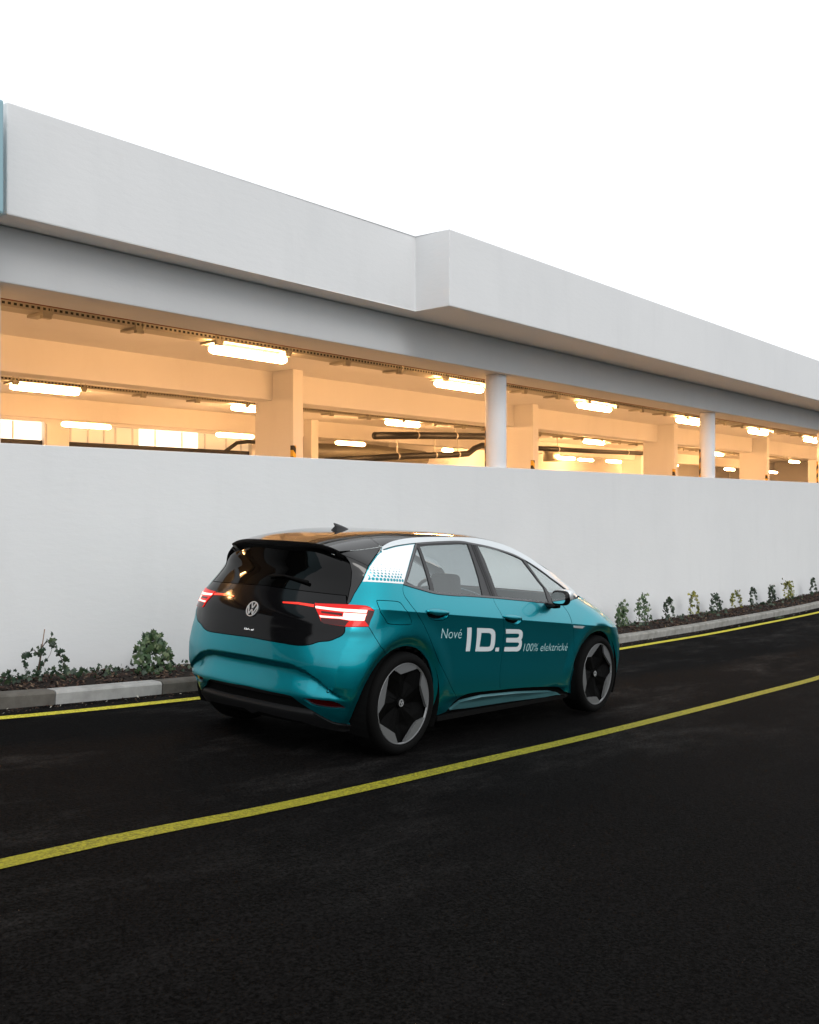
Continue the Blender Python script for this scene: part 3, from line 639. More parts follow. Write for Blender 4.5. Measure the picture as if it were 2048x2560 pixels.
TR={"dpillar":[[0.774,1.013],[0.778,1.03],[0.781,1.047],[0.785,1.065],[0.789,1.083],[0.796,1.101],[0.803,1.12],[0.81,1.138],[0.819,1.157],[0.83,1.183],[0.848,1.21],[0.877,1.237],[0.918,1.264],[0.958,1.282],[0.999,1.301],[1.034,1.319],[1.06,1.338],[1.069,1.346],[1.075,1.353],[1.081,1.361],[1.083,1.368],[1.087,1.375],[1.102,1.382],[1.116,1.389],[1.131,1.396]],"rail_low":[[1.083,1.368],[1.187,1.387],[1.299,1.404],[1.436,1.419],[1.574,1.431],[1.749,1.443],[1.998,1.456],[2.282,1.466],[2.49,1.455],[2.787,1.437],[3.094,1.408],[3.314,1.381],[3.498,1.346],[3.7,1.301],[3.941,1.232],[4.118,1.157],[4.204,1.093],[4.264,1.028]],"rail_up":[[1.131,1.396],[1.175,1.409],[1.305,1.439],[1.533,1.468],[1.829,1.485],[2.303,1.498],[2.592,1.498],[2.902,1.481],[3.235,1.446],[3.576,1.383],[3.854,1.315],[4.188,1.227],[4.318,1.148],[4.4,1.043]],"dec_bot":[[0.821,1.156],[0.947,1.155],[1.197,1.147]],"frame_out_rear":[[1.197,1.147],[1.226,1.181],[1.266,1.216],[1.313,1.25],[1.365,1.286],[1.418,1.321],[1.472,1.357],[1.526,1.394],[1.579,1.431]],"belt":[[1.197,1.147],[1.298,1.132],[1.41,1.117],[1.535,1.1],[1.66,1.085],[1.8,1.076],[2.047,1.065],[2.116,1.065],[2.602,1.045],[2.952,1.027],[3.29,1.008],[3.596,0.989],[3.96,1.008],[4.249,1.024]],"g_quarter":[[1.585,1.402],[1.402,1.282],[1.247,1.168],[1.351,1.142],[1.485,1.119],[1.59,1.105],[1.573,1.255]],"g_rear":[[1.623,1.411],[1.733,1.422],[1.895,1.43],[2.268,1.445],[2.403,1.445],[2.43,1.314],[2.446,1.194],[2.43,1.06],[2.186,1.069],[1.923,1.08],[1.868,1.082],[1.657,1.093],[1.63,1.203],[1.619,1.318]],"g_front":[[2.577,1.441],[2.784,1.433],[2.959,1.418],[3.088,1.4],[3.287,1.372],[3.467,1.344],[3.54,1.287],[3.614,1.23],[3.706,1.122],[3.664,1.068],[3.593,1.003],[3.307,1.016],[2.964,1.036],[2.703,1.05],[2.689,1.194],[2.642,1.338]],"g_tri":[[3.547,1.338],[3.793,1.272],[3.982,1.215],[4.111,1.154],[4.196,1.091],[4.242,1.032],[3.974,1.012],[3.7,1.008],[3.739,1.054],[3.747,1.113],[3.661,1.235]],"bpil_gap":[[2.489,1.454],[2.528,1.328],[2.581,1.194],[2.602,1.045]],"b_gap":[[2.602,1.045],[2.58,0.978],[2.536,0.899],[2.523,0.87],[2.456,0.67],[2.426,0.471],[2.454,0.336]],"r_gap":[[1.197,1.147],[1.188,1.116],[1.217,1.075],[1.287,1.029],[1.376,0.97],[1.485,0.885],[1.562,0.773],[1.72,0.555],[1.951,0.298]],"f_gap":[[3.737,0.992],[3.849,1.006],[3.75,0.956],[3.552,0.822],[3.522,0.739],[3.475,0.58],[3.566,0.355],[3.663,0.193]],"door_bot":[[1.951,0.298],[1.975,0.327],[2.043,0.343],[2.181,0.345],[2.454,0.336],[2.787,0.324],[3.189,0.296],[3.361,0.269],[3.469,0.227],[3.608,0.199]],"sill":[[1.891,0.234],[2.018,0.29],[2.239,0.313],[2.682,0.297],[3.218,0.257],[3.374,0.231],[3.425,0.208],[3.193,0.206],[2.636,0.219],[2.121,0.222]],"body_bot":[[1.753,0.22],[1.906,0.212],[2.13,0.205]],"flap":[[0.934,1.039],[0.946,1.046],[0.989,1.046],[1.134,1.04],[1.187,1.026],[1.243,0.99],[1.31,0.947],[1.345,0.909],[1.344,0.903],[1.326,0.886],[1.134,0.893],[1.084,0.917],[0.987,0.973]],"lamp_top":[[0.56,1.004],[0.668,1.008],[0.774,1.012],[0.823,1.011],[0.871,1.01],[0.897,1.003],[0.936,0.982]],"lamp_out":[[0.936,0.982],[0.943,0.951],[0.935,0.879]],"lamp_bot":[[0.935,0.879],[0.866,0.876],[0.797,0.873],[0.734,0.876],[0.671,0.88],[0.651,0.89],[0.624,0.93],[0.573,0.982]],"lamp_split":[[0.764,1.011],[0.785,0.953],[0.797,0.873]],"lamp_white_up":[[0.576,0.982],[0.588,0.97],[0.741,0.963],[0.895,0.962],[0.892,0.984],[0.762,0.982],[0.669,0.983],[0.586,0.986]],"lamp_white_lo":[[0.767,0.958],[0.899,0.958],[0.9,0.914],[0.817,0.911],[0.757,0.918],[0.641,0.917],[0.629,0.93],[0.723,0.93],[0.772,0.932]],"lamp_slot":[[0.631,0.957],[0.744,0.955],[0.763,0.953],[0.768,0.935],[0.747,0.939],[0.637,0.944]],"strip":[[0.308,0.993],[0.437,0.999],[0.56,0.995],[0.567,0.978],[0.446,0.986],[0.314,0.984]],"panel_bot":[[0.012,0.734],[0.184,0.73],[0.338,0.727],[0.489,0.725],[0.578,0.739],[0.64,0.762],[0.707,0.775],[0.752,0.798],[0.772,0.81],[0.783,0.821],[0.792,0.834],[0.795,0.847],[0.795,0.873]],"panel_left":[[0.0,0.907],[0.0,0.856],[0.0,0.801],[0.0,0.767],[0.0,0.753],[0.0,0.745],[0.0,0.737],[0.008,0.733]],"glass_bot":[[0.0,1.085],[0.476,1.074],[0.743,1.067]],"glass_right":[[0.792,1.326],[0.769,1.279],[0.749,1.21],[0.745,1.12],[0.743,1.067],[0.753,1.019]],"glass_left":[[0.0,1.089],[0.0,1.136]],"wing_top":[[1.112,1.384],[1.015,1.36],[0.795,1.328]],"wing_in":[[0.795,1.328],[0.791,1.317],[0.788,1.306],[0.785,1.295],[0.784,1.284],[0.774,1.268],[0.767,1.252],[0.764,1.236],[0.763,1.22],[0.758,1.199],[0.756,1.179],[0.755,1.159],[0.756,1.139],[0.755,1.109],[0.756,1.079],[0.757,1.049],[0.759,1.02]],"wing_gap":[[0.785,1.326],[0.803,1.321],[0.82,1.315],[0.836,1.31],[0.851,1.304],[0.869,1.294],[0.887,1.284],[0.903,1.274],[0.918,1.264]],"bq_gap":[[0.935,0.879],[0.987,0.807],[1.04,0.751],[1.14,0.693]],"corner_edge":[[0.826,0.872],[0.825,0.837],[0.817,0.788],[0.792,0.723],[0.773,0.718],[0.77,0.587],[0.764,0.484],[0.719,0.441]],"scoop_up":[[0.038,0.639],[0.234,0.633],[0.363,0.62],[0.424,0.609],[0.484,0.584],[0.513,0.53],[0.581,0.492],[0.678,0.45]],"scoop_lo":[[0.0,0.443],[0.208,0.433],[0.397,0.431],[0.601,0.429],[0.704,0.434],[0.762,0.458],[0.779,0.498]],"diff_up":[[0.006,0.401],[0.216,0.395],[0.405,0.393],[0.458,0.38],[0.523,0.342],[0.645,0.294],[0.748,0.254],[0.799,0.241],[0.9,0.229],[0.981,0.223]],"diff_lo":[[0.0,0.242],[0.175,0.238],[0.385,0.231],[0.527,0.228],[0.654,0.23]],"diff_mid":[[0.0,0.343],[0.195,0.333],[0.39,0.332],[0.523,0.308],[0.648,0.273]],"fog":[[0.542,0.388],[0.612,0.392],[0.685,0.392],[0.752,0.39],[0.79,0.379],[0.837,0.347],[0.781,0.344],[0.713,0.343],[0.604,0.349],[0.57,0.366]],"logo":[[0.0,0.923],[0.0,0.971],[0.015,0.873],[0.0,0.918],[0.075,0.928]],"badge":[[0.0,0.804],[0.0,0.782],[0.08,0.807],[0.075,0.785]],"h_rear":[[1.51,0.958],[1.532,0.973],[1.602,0.979],[1.716,0.974],[1.786,0.961],[1.801,0.941],[1.776,0.917],[1.715,0.903],[1.637,0.903],[1.566,0.92]],"h_front":[[2.553,0.886],[2.602,0.91],[2.678,0.917],[2.768,0.908],[2.806,0.888],[2.791,0.866],[2.779,0.86],[2.713,0.839],[2.641,0.841],[2.582,0.866]],"txt":[[1.719,0.779],[1.943,0.769],[1.987,0.666],[2.072,0.839],[2.403,0.641],[2.677,0.626],[2.761,0.801],[2.749,0.621],[3.404,0.588],[3.022,0.61],[1.723,0.853]],"fender_badge":[[3.561,0.804],[3.735,0.793],[3.682,0.775],[3.548,0.785]],"mirror_base":[[3.705,0.964],[3.701,0.991]],"wiper":[[0.0,1.12],[0.179,1.124],[0.332,1.115],[0.456,1.104]]}
TR_LETTERS={"I":[[2.0204,0.8409],[2.0759,0.8389],[2.0359,0.6642],[1.9867,0.6656]],"D":[[2.1449,0.8343],[2.3117,0.8247],[2.3443,0.8191],[2.3637,0.808],[2.3718,0.7914],[2.3708,0.7706],[2.3529,0.7048],[2.3395,0.6775],[2.3229,0.6608],[2.2985,0.6519],[2.2622,0.6497],[2.102,0.6589]],"Dh":[[2.1907,0.7942],[2.2855,0.7904],[2.307,0.7851],[2.3163,0.7693],[2.2969,0.7004],[2.2874,0.6877],[2.2628,0.6839],[2.1551,0.6897]],"dot":[[2.3627,0.6733],[2.4061,0.671],[2.4003,0.6416],[2.3522,0.6444]],"3":[[2.5255,0.8117],[2.7064,0.8027],[2.7382,0.7938],[2.7506,0.7762],[2.7425,0.7509],[2.7304,0.7305],[2.7126,0.7174],[2.7201,0.7016],[2.7131,0.675],[2.6973,0.6474],[2.6782,0.6331],[2.6505,0.6271],[2.4689,0.6376],[2.4791,0.6715],[2.6302,0.6633],[2.6567,0.6664],[2.6741,0.6808],[2.6757,0.6915],[2.6609,0.6984],[2.5021,0.7063],[2.5122,0.742],[2.6578,0.7354],[2.6791,0.7406],[2.6931,0.753],[2.6924,0.7646],[2.6776,0.7691],[2.5137,0.7759]]}
# ================================================================== car
CAR = empty('hatchback_car'); tag(CAR, 'teal electric hatchback with black roof, tail lights lit, driving away along the wall', 'car')
Ax = Vector(CAR_A[0]); As = Vector(CAR_A[1]); Au = Vector(CAR_A[2])
CAR.matrix_world = Matrix(((Ax.x, -As.x, Au.x, CAR_O[0]), (Ax.y, -As.y, Au.y, CAR_O[1]), (Ax.z, -As.z, Au.z, CAR_O[2]), (0, 0, 0, 1)))
def B(P): P = np.array(P, float); P[..., 1] *= -1; return P      # car y (right) -> local y (left)
def Ss(u, z, off=0.):
    u = np.asarray(u, float); z = np.asarray(z, float)
    P = S(np.abs(u), z); n = N(np.maximum(np.abs(u), 4e-3), z)
    if callable(off): off = off(np.abs(u), z)[..., None]
    P = P+n*off; sg = np.where(u < 0, -1., 1.)
    P[..., 1] *= sg; n = n.copy(); n[..., 1] *= sg
    return P, n
def inpoly(p, poly):
    x, y = p[:, 0], p[:, 1]; c = np.zeros(len(p), bool); q = np.roll(poly, -1, 0)
    for (x1, y1), (x2, y2) in zip(poly, q):
        if y1 != y2: c ^= ((y1 > y) != (y2 > y)) & (x < (x2-x1)*(y-y1)/(y2-y1)+x1)
    return c
def segdist(p, poly):
    d = np.full(len(p), 9.); q = np.roll(poly, -1, 0)
    for a, b in zip(poly, q):
        e = b-a; L = e@e+1e-12; t = np.clip(((p-a)@e)/L, 0, 1); d = np.minimum(d, np.hypot(*(p-a-t[:, None]*e).T))
    return d
def catmull(P, k=6):
    P = np.array(P, float); n = len(P); out = []
    for i in range(n):
        a, b, c, d = P[i-1], P[i], P[(i+1) % n], P[(i+2) % n]
        for t in np.linspace(0, 1, k, endpoint=False): out.append(.5*((2*b)+(c-a)*t+(2*a-5*b+4*c-d)*t*t+(3*b-a-3*c+d)*t**3))
    return np.array(out)
def opencat(P, k=5):
    P = np.array(P, float); Q = np.vstack([2*P[0]-P[1], P, 2*P[-1]-P[-2]]); out = []
    for i in range(1, len(Q)-2):
        a, b, c, d = Q[i-1], Q[i], Q[i+1], Q[i+2]
        for t in np.linspace(0, 1, k, endpoint=False): out.append(.5*((2*b)+(c-a)*t+(2*a-5*b+4*c-d)*t*t+(3*b-a-3*c+d)*t**3))
    return np.array(out+[P[-1]])
def resample(poly, res):
    out = []
    for a, b in zip(poly, np.roll(poly, -1, 0)):
        L = np.hypot(*(b-a)); 
        if L < 1e-6: continue
        k = max(1, int(math.ceil(L/res)))
        for i in range(k): out.append(a+(b-a)*i/k)
    return np.array(out)
def area(P): q = np.roll(P, -1, 0); return .5*np.sum(P[:, 0]*q[:, 1]-q[:, 0]*P[:, 1])
def inset(P, g):
    if g == 0: return P
    a = P-np.roll(P, 1, 0); b = np.roll(P, -1, 0)-P
    a /= np.linalg.norm(a, axis=1, keepdims=True)+1e-12; b /= np.linalg.norm(b, axis=1, keepdims=True)+1e-12
    n = np.stack([-(a+b)[:, 1], (a+b)[:, 0]], 1); n /= np.linalg.norm(n, axis=1, keepdims=True)+1e-9
    return P+n*g
def tri(poly, holes, res, gap, crease=False):
    P = np.array(poly, float)
    if area(P) < 0: P = P[::-1]
    P = inset(resample(P, res), gap); H = []
    for h in holes:
        h = np.array(h, float)
        if area(h) > 0: h = h[::-1]
        H.append(inset(resample(h, res), gap))
    lo, hi = P.min(0), P.max(0); gx = np.arange(lo[0], hi[0], res); gy = np.arange(lo[1], hi[1], res*.87)
    g = np.array([(x+(res/2 if j % 2 else 0), y) for j, y in enumerate(gy) for x in gx])
    if len(g):
        k = inpoly(g, P) & (segdist(g, P) > res*.45)
        for h in H: k &= ~inpoly(g, h) & (segdist(g, h) > res*.45)
        g = g[k]
    else: g = np.zeros((0, 2))
    if crease:
        ul = np.arange(lo[0], hi[0], .012); c_ = []
        for d_ in (-.0035, .0035):
            zl = np.full(len(ul), .9)
            for _ in range(4): zl = ZC(XY(ul, zl)[0])
            c_.append(np.stack([ul, zl+d_], 1))
        zl = c_[0][:, 1]+.0035; c_ = np.vstack(c_); kc = inpoly(c_, P) & (segdist(c_, P) > .004)
        for h in H: kc &= ~inpoly(c_, h) & (segdist(c_, h) > .004)
        g = g[np.abs(g[:, 1]-np.interp(g[:, 0], ul, zl)) > .012]; g = np.vstack([g, c_[kc]])
    V = [P]+H+[g]; loops = []; E = []; b = 0
    for L in [P]+H: idx = list(range(b, b+len(L))); loops.append(idx); E += [(idx[i], idx[(i+1) % len(idx)]) for i in range(len(idx))]; b += len(L)
    V = np.vstack(V)
    vo, eo, fo, ov, oe, of = geometry.delaunay_2d_cdt([Vector(v) for v in V], E, [], 0, 1e-7)
    vo = np.array([tuple(v) for v in vo]); f = np.array([t for t in fo if len(t) == 3], int)
    c = vo[f].mean(1); k = inpoly(c, P)
    for h in H: k &= ~inpoly(c, h)
    f = f[k]
    ar = np.cross(vo[f[:, 1]]-vo[f[:, 0]], vo[f[:, 2]]-vo[f[:, 0]]); f[ar < 0] = f[ar < 0][:, ::-1]
    # map original boundary loops to output
    m = {}
    for i, orig in enumerate(ov):
        for o in orig: m[o] = i
    loops = [[m[i] for i in L if i in m] for L in loops]
    return vo, f, loops
def panel(name, poly, mt, parent=CAR, holes=(), off=0., res=.03, gap=.0022, depth=.014, sides=(1,), autonorm=False, label=None, keep=None):
    uv, f, loops = tri(poly, holes, res, gap, mt is M_TEAL and res > .02); P, n = Ss(uv[:, 0], uv[:, 1], off); outs = []
    used_ = np.zeros(len(uv), bool); used_[f.ravel()] = True
    for sd_ in sides:
        Q = P*[1, sd_, 1]; nn = n*[1, sd_, 1]; ff = f if sd_ == 1 else f[:, ::-1]
        V = list(Q); NV = list(nn); F = [tuple(t) for t in ff]
        if depth:
            for L in loops:
                L = [i for k_, i in enumerate(L) if i != L[k_-1]]
                if sd_ == -1: L = L[::-1]
                k0 = len(V); c = len(L)
                for j, i in enumerate(L):
                    t = Q[L[(j+1) % c]]-Q[L[j-1]]; o = np.cross(t, nn[i])*[1, 1, 1]; o = -o if True else o
                    # outward in car coordinates (left-handed): sign fixed after flip below
                    o /= np.linalg.norm(o)+1e-9; V += [Q[i], Q[i]-nn[i]*depth]; NV += [o, o]
                for j in range(c):
                    a, b2 = k0+2*j, k0+2*((j+1) % c); F.append((a, a+1, b2+1, b2))
        V = B(np.array(V)); NV = B(np.array(NV))
        me = bpy.data.meshes.new(name); me.from_pydata(V.tolist(), [], [tuple(int(i) for i in t) for t in F])
        me.polygons.foreach_set('use_smooth', [True]*len(me.polygons)); me.update()
        if not autonorm: me.normals_split_custom_set_from_vertices([tuple(x) for x in NV])
        o = mobj(name, me, mt, parent)
        if label: o['label'] = label
        outs.append(o)
    return outs[0] if len(outs) == 1 else outs
def tp(n): return np.array(TR[n], float)
def cat(*a): return np.vstack([np.atleast_2d(np.array(x, float)) for x in a])
def circ(c, r, a0, a1, n=40):
    a = np.radians(np.linspace(a0, a1, n)); x = c[0]+r*np.cos(a); z = c[1]+r*np.sin(a); return np.stack([u_of(x, z), z], 1)
def sym(half):
    """half: right half listed from bottom centre to top centre"""
    h = np.array(half, float); l = h[::-1].copy(); l[:, 0] *= -1
    return np.vstack([h, l])
def xz(*l): return np.array([(float(u_of(l[i], l[i+1])), l[i+1]) for i in range(0, len(l), 2)])
ARC = .385
EDX = [-.40, -.20, -.05, .09, .26, .48, .83, 1.04, 1.27, 1.51, 1.76, 1.96, 2.27, 2.42, 2.58, 2.75, 2.95, 3.15, 3.35, 3.52, 3.66]
EDZ = [1.352, 1.374, 1.398, 1.438, 1.468, 1.486, 1.50, 1.50, 1.482, 1.448, 1.385, 1.322, 1.225, 1.148, 1.042, 1.005, .958, .89, .80, .70, .60]
edz = herm(EDX, EDZ)
# ---- edges
dp = tp('dpillar'); rl = opencat(tp('rail_low'), 3); ru = opencat(tp('rail_up'), 3); belt = opencat(tp('belt'), 3)
rgap = opencat(tp('r_gap'), 4); bgap = opencat(tp('b_gap'), 3); fgap = tp('f_gap'); dbot = opencat(tp('door_bot'), 3)
fout = tp('frame_out_rear'); pbot = opencat(tp('panel_bot'), 3); pbot[0, 0] = 0; bq = tp('bq_gap')
def split(P, pt):
    i = int(np.argmin(np.hypot(*(P-pt).T))); return P[:i+1], P[i:]
rl_a, rl_b = split(rl, tp('rail_low')[4])          # C-pillar part / above the windows
belt_r, belt_f = split(belt, tp('b_gap')[0]); belt_f1, belt_f2 = split(belt_f, tp('f_gap')[0])
dbot_r, dbot_f = split(dbot, tp('b_gap')[-1])
# wheel arch polylines: rear arch from rear bottom over the top to front bottom
RA0, RA1 = 207, -20
ra_b = circ(WHR, ARC, RA0, 150, 16)       # bumper part
# quarter panel ----------------------------------------------------------
flap = catmull(tp('flap'), 4)
hr = catmull(tp('h_rear'), 5); hf = catmull(tp('h_front'), 5)
bq_end = circ(WHR, ARC, 118, 118, 1)[0]
bqx = cat(bq[:3], bq_end)
arch_bump = circ(WHR, ARC, 200, 118, 26); arch_quart = circ(WHR, ARC, 118, -22, 44)
low_q = xz(.44, .205, .585, .218)
quarter = cat(tp('lamp_split')[:1], dp[1:], rl_a[1:], fout[::-1][1:], rgap[1:], low_q[::-1], arch_quart[::-1], bqx[::-1][1:], tp('lamp_out')[::-1][1:], tp('lamp_top')[::-1][1:4])
BODY = panel('rear_quarter_panel', quarter, M_TEAL, holes=[flap], res=.028, sides=(1,))
panel('rear_quarter_panel', quarter, M_TEAL, res=.04, sides=(-1,))
fl = panel('fuel_flap', flap, M_TEAL, BODY, res=.025)
dec = cat(tp('dec_bot')[0], dp[(dp[:, 1] > tp('dec_bot')[0][1]+.01)], rl_a[1:], fout[::-1][1:], tp('dec_bot')[::-1][1:2])
dcl = panel('white_pillar_film', dec, M_WHITE, off=.0012, res=.04, gap=.006, depth=0, sides=(1, -1))
# halftone dots where the film fades out
def discs(name, L, mt, parent, off):
    V = []; F = []
    for u, z, r, k_ in L:
        a = np.linspace(0, 2*np.pi, 11)[:-1]; b = len(V); uu = np.append(u, u+r*k_*np.cos(a)); zz = np.append(z, z+r*.85*np.sin(a)); P = B(Ss(uu, zz, off)[0]); V += P.tolist(); F += [(b, b+1+i, b+1+(i+1) % 10) for i in range(10)]
    return pyd(name, V, F, mt, parent)
a, b_ = tp('dec_bot')[0], tp('dec_bot')[2]; dots = []
ul = np.linspace(a[0], b_[0], 120); zl_ = np.linspace(a[1], b_[1], 120); Pl = S(ul, zl_); sl_ = np.concatenate([[0], np.cumsum(np.linalg.norm(np.diff(Pl, axis=0), axis=1))]); sl_ /= sl_[-1]; LEN = .42
dpoly = inset(dec if area(dec) > 0 else dec[::-1], .010)
for j, (h, r) in enumerate(((.006, .0105), (.027, .0115), (.048, .0088), (.066, .0064), (.084, .0042), (.100, .0024))):
    for i in range(12):
        t = float(np.interp((i+(.5 if j % 2 else 0)+.25)/12, sl_, np.linspace(0, 1, 120))); u = a[0]+(b_[0]-a[0])*t; z = a[1]+(b_[1]-a[1])*t+h
        k_ = np.linalg.norm(S(np.array(u+.01), np.array(z))-S(np.array(u-.01), np.array(z)))/.02
        if inpoly(np.array([[u, z]]), dpoly)[0]: dots.append((u, z, r, 1/k_))
discs('halftone_dots', dots, M_TEAL, dcl[0], .0020)
# doors --------------------------------------------------------------------
rdoor = cat(rgap, dbot_r[1:], bgap[::-1][1:], belt_r[::-1][1:-1])
RD = panel('rear_door', rdoor, M_TEAL, holes=[hr], res=.03); panel('rear_door', rdoor, M_TEAL, res=.045, sides=(-1,))
fdoor = cat(bgap, dbot_f[1:-1], fgap[::-1], belt_f1[::-1][1:-1])
FD = panel('front_door', fdoor, M_TEAL, holes=[hf], res=.03); panel('front_door', fdoor, M_TEAL, res=.045, sides=(-1,))
def handle(h, par):
    c = h.mean(0); h0 = h
    def off(u, z):
        s = np.clip(segdist(np.stack([u, z], 1), h0)/.032, 0, 1); return -.030*np.sqrt(np.clip(1-(1-s)**2, 0, 1))
    panel('handle_cup', h, M_TEAL, par, off=off, res=.008, gap=.001, depth=0, autonorm=True)
    # grip bar across the upper part
    w0, w1 = h[:, 0].min(), h[:, 0].max(); t = np.linspace(0, 1, 13); us = w0+(w1-w0)*t; zc = c[1]+.020-(us-c[0])*.055; hh = .021*np.sin(np.pi*np.clip(t, .03, .97))**.45
    bm = bmesh.new(); rings = []
    for u, z, r in zip(us, zc, hh):
        ring = []
        for q in range(10):
            aa = 2*math.pi*q/10; P, n = Ss(u, z+r*math.sin(aa), .004+.011*math.cos(aa)*min(1, r/.012)); ring.append(bm.verts.new(tuple(B(P))))
        rings.append(ring)
    for q, s in zip(rings, rings[1:]):
        for j in range(10): bm.faces.new((q[j], q[(j+1) % 10], s[(j+1) % 10], s[j]))
    bm.faces.new(rings[0]); bm.faces.new(rings[-1][::-1]); bmesh.ops.recalc_face_normals(bm, faces=bm.faces)
    bmobj('door_handle', bm, M_TEAL, par, True)
handle(hr, RD); handle(hf, FD)
# fender + nose --------------------------------------------------------------
xs = np.linspace(2.60, 3.50, 16); top = np.stack([u_of(xs, edz(xs)), edz(xs)], 1)
UN = UE-.34
far_ = [(UE-.30, .62), (UE-.30, .21)]
arch_f = circ(WHF, ARC, -22, 202, 52)
top = top[top[:, 0] < UE-.31]
fender = cat(fgap[::-1], tp('f_gap')[0], belt_f2[1:], top, far_, arch_f, xz(2.36, .205))
FE = panel('front_wing', cat(fgap, xz(2.37, .203), arch_f[::-1], far_[::-1], top[::-1], belt_f2[::-1][:-1]), M_TEAL, res=.03, sides=(1, -1))[0]
us = np.concatenate([np.linspace(UE-.30, UE, 12)]); zs = np.linspace(.2, .62, 12)
V = []; F = []
for sg in (1, -1):
    b0 = len(V)
    for u in us:
        for z in zs: P = S(np.array(u), np.array(z)); V.append((P[0], -P[1]*sg, P[2]))
    for i in range(11):
        for j in range(11):
            q = (b0+i*12+j, b0+(i+1)*12+j, b0+(i+1)*12+j+1, b0+i*12+j+1); F.append(q if sg == 1 else q[::-1])
pyd('front_bumper', V, F, M_TEAL, CAR, True)
panel('wing_badge', cat(tp('fender_badge')), M_CHROME, FE, off=.004, res=.03, gap=0, depth=.005)
# rear bumper ---------------------------------------------------------------
dup_ = opencat(tp('diff_up'), 3); dup_[0, 0] = 0
lampb = tp('lamp_bot')[:3]
half = cat(dup_, arch_bump, bqx[::-1][1:], lampb[1:], pbot[::-1][1:])
fog = catmull(tp('fog'), 4)
fogm = fog.copy(); fogm[:, 0] *= -1
BU = panel('rear_bumper', sym(half), M_TEAL, holes=[fog, fogm], res=.0135)
panel('reflector', fog, M_REDD, BU, off=-.012, res=.03, gap=0, depth=0, sides=(1, -1))
dl = opencat(tp('diff_lo'), 2); dl[0, 0] = 0; dl = dl[dl[:, 0] <= .56]
cl = [(float(dup_[-1][0]), .185), (float(dup_[-5][0]), .175)]
DF = panel('diffuser', sym(cat([(0., .215)], dl[1:], cl[::-1], dup_[::-1][1:])), M_PLAST, off=lambda u, z: -.010-.050*sst(.368, .345, z)+.072*sst(.320, .296, z), res=.014, gap=.002, autonorm=True)
ds = [] 
for y in (-.68, .68):   # parking sensor
    bm = bmesh.new(); bmesh.ops.create_cone(bm, cap_ends=True, segments=16, radius1=.011, radius2=.010, depth=.006)
    u = .70; P, n = Ss(u, .452); q = Vector((n[0], -n[1], n[2])); 
    if y < 0:
        o = bmobj('parking_sensor', bm, M_TEAL, BU, True); o.matrix_basis = Matrix.Translation(tuple(B(P+n*.001))) @ q.to_track_quat('Z', 'Y').to_matrix().to_4x4()
    else: bm.free()
# tailgate -------------------------------------------------------------------
gb = tp('glass_bot')[1:]; gb0 = np.array([[0, float(gb[0, 1])+.012]])
gside = cat(gb0, gb)                       # centre -> right corner
spl = tp('lamp_split')
tg = cat(pbot, spl[::-1][1:], [TR['wing_in'][-1]], gside[::-1])
TG = panel('tailgate', sym(tg), M_BLK, res=.03, gap=.003)
gr = opencat(tp('wing_in')[::-1][1:], 3)
gl = cat(gside, gr, [(.735, 1.352), (.66, 1.378), (.5, 1.395), (0.2, 1.405), (0., 1.408)])
gl = gl[np.concatenate([[True], np.hypot(*np.diff(gl, axis=0).T) > 1e-4])]
RG = panel('rear_window', sym(gl), M_RGLASS, TG, off=lambda u, z: -.9*np.maximum(-.56+(z-1.07)*.56-T(z), 0)-.003, res=.035, gap=.003, depth=0, autonorm=True)
# wiper
wp = [B(Ss(u, z, lambda u, z: .016-.022*sst(1.10, 1.36, z))[0]) for u, z in ((np.array([.0]), np.array([1.145])), (np.array([.22]), np.array([1.155])), (np.array([.46]), np.array([1.125])))]
tubeobj('wiper', [tuple(p[0]) for p in wp], [.006, .008, .012], M_SHELL, RG)
# winglets beside the window and spoiler ends
wg = tp('wing_gap'); 
dlo = dp[dp[:, 1] <= wg[-1][1]+1e-6]; dhi = dp[dp[:, 1] >= wg[-1][1]-1e-6]
panel('window_winglet', cat(dlo, wg[::-1], tp('wing_in')[1:]), M_ROOF, TG, res=.03, depth=.08, sides=(1, -1))
sx = np.linspace(-.40, -.06, 12); sed = np.stack([u_of(sx, edz(sx)), edz(sx)], 1)
panel('spoiler_end', cat(wg[::-1], sed, dhi[::-1]), M_ROOF, TG, res=.03, depth=.05, sides=(1, -1))
# roof, windscreen, bonnet -----------------------------------------------------
cz = herm([-.46, -.2, 0, .3, .6, 1.0, 1.3, 1.6, 1.85, 2.3, 2.65, 2.9, 3.0, 3.2, 3.4, 3.55, 3.72], [1.40, 1.452, 1.482, 1.512, 1.527, 1.530, 1.519, 1.488, 1.445, 1.285, 1.13, 1.035, 1.015, .955, .865, .76, .60])
def edge_y(xe, ze): return max(float(S(u_of(np.array(xe), np.array(ze)), np.array(ze))[1]), float(np.interp(xe, [-.40, -.3, -.2, -.1], [.542, .572, .588, 0])))
def topsurf(se, sc, name, mt, nv=33, inward=.0, ex=2.4, **k):
    V = []; F = []
    for xe, xc in zip(se, sc):
        ze = float(edz(xe)); ye = edge_y(xe, ze)-inward
        for v in np.sin(np.linspace(-np.pi/2, np.pi/2, nv)):
            w_ = 1-abs(v)**ex; V.append((xc+(xe-xc)*abs(v)**2, -v*ye, ze+(float(cz(xc))-ze)*w_))
    for i in range(len(se)-1):
        for j in range(nv-1): F.append((i*nv+j, i*nv+j+1, (i+1)*nv+j+1, (i+1)*nv+j)[::-1])
    return pyd(name, V, F, mt, CAR, True)
def lerp_(a, b, n): return np.linspace(a, b, n)
RF_ = topsurf(lerp_(-.40, -.055, 8), lerp_(-.465, -.02, 8), 'roof_spoiler', M_ROOF, ex=5.)
RO = topsurf(lerp_(-.051, 1.72, 30), lerp_(-.016, 1.80, 30), 'roof', M_ROOF, ex=5.)
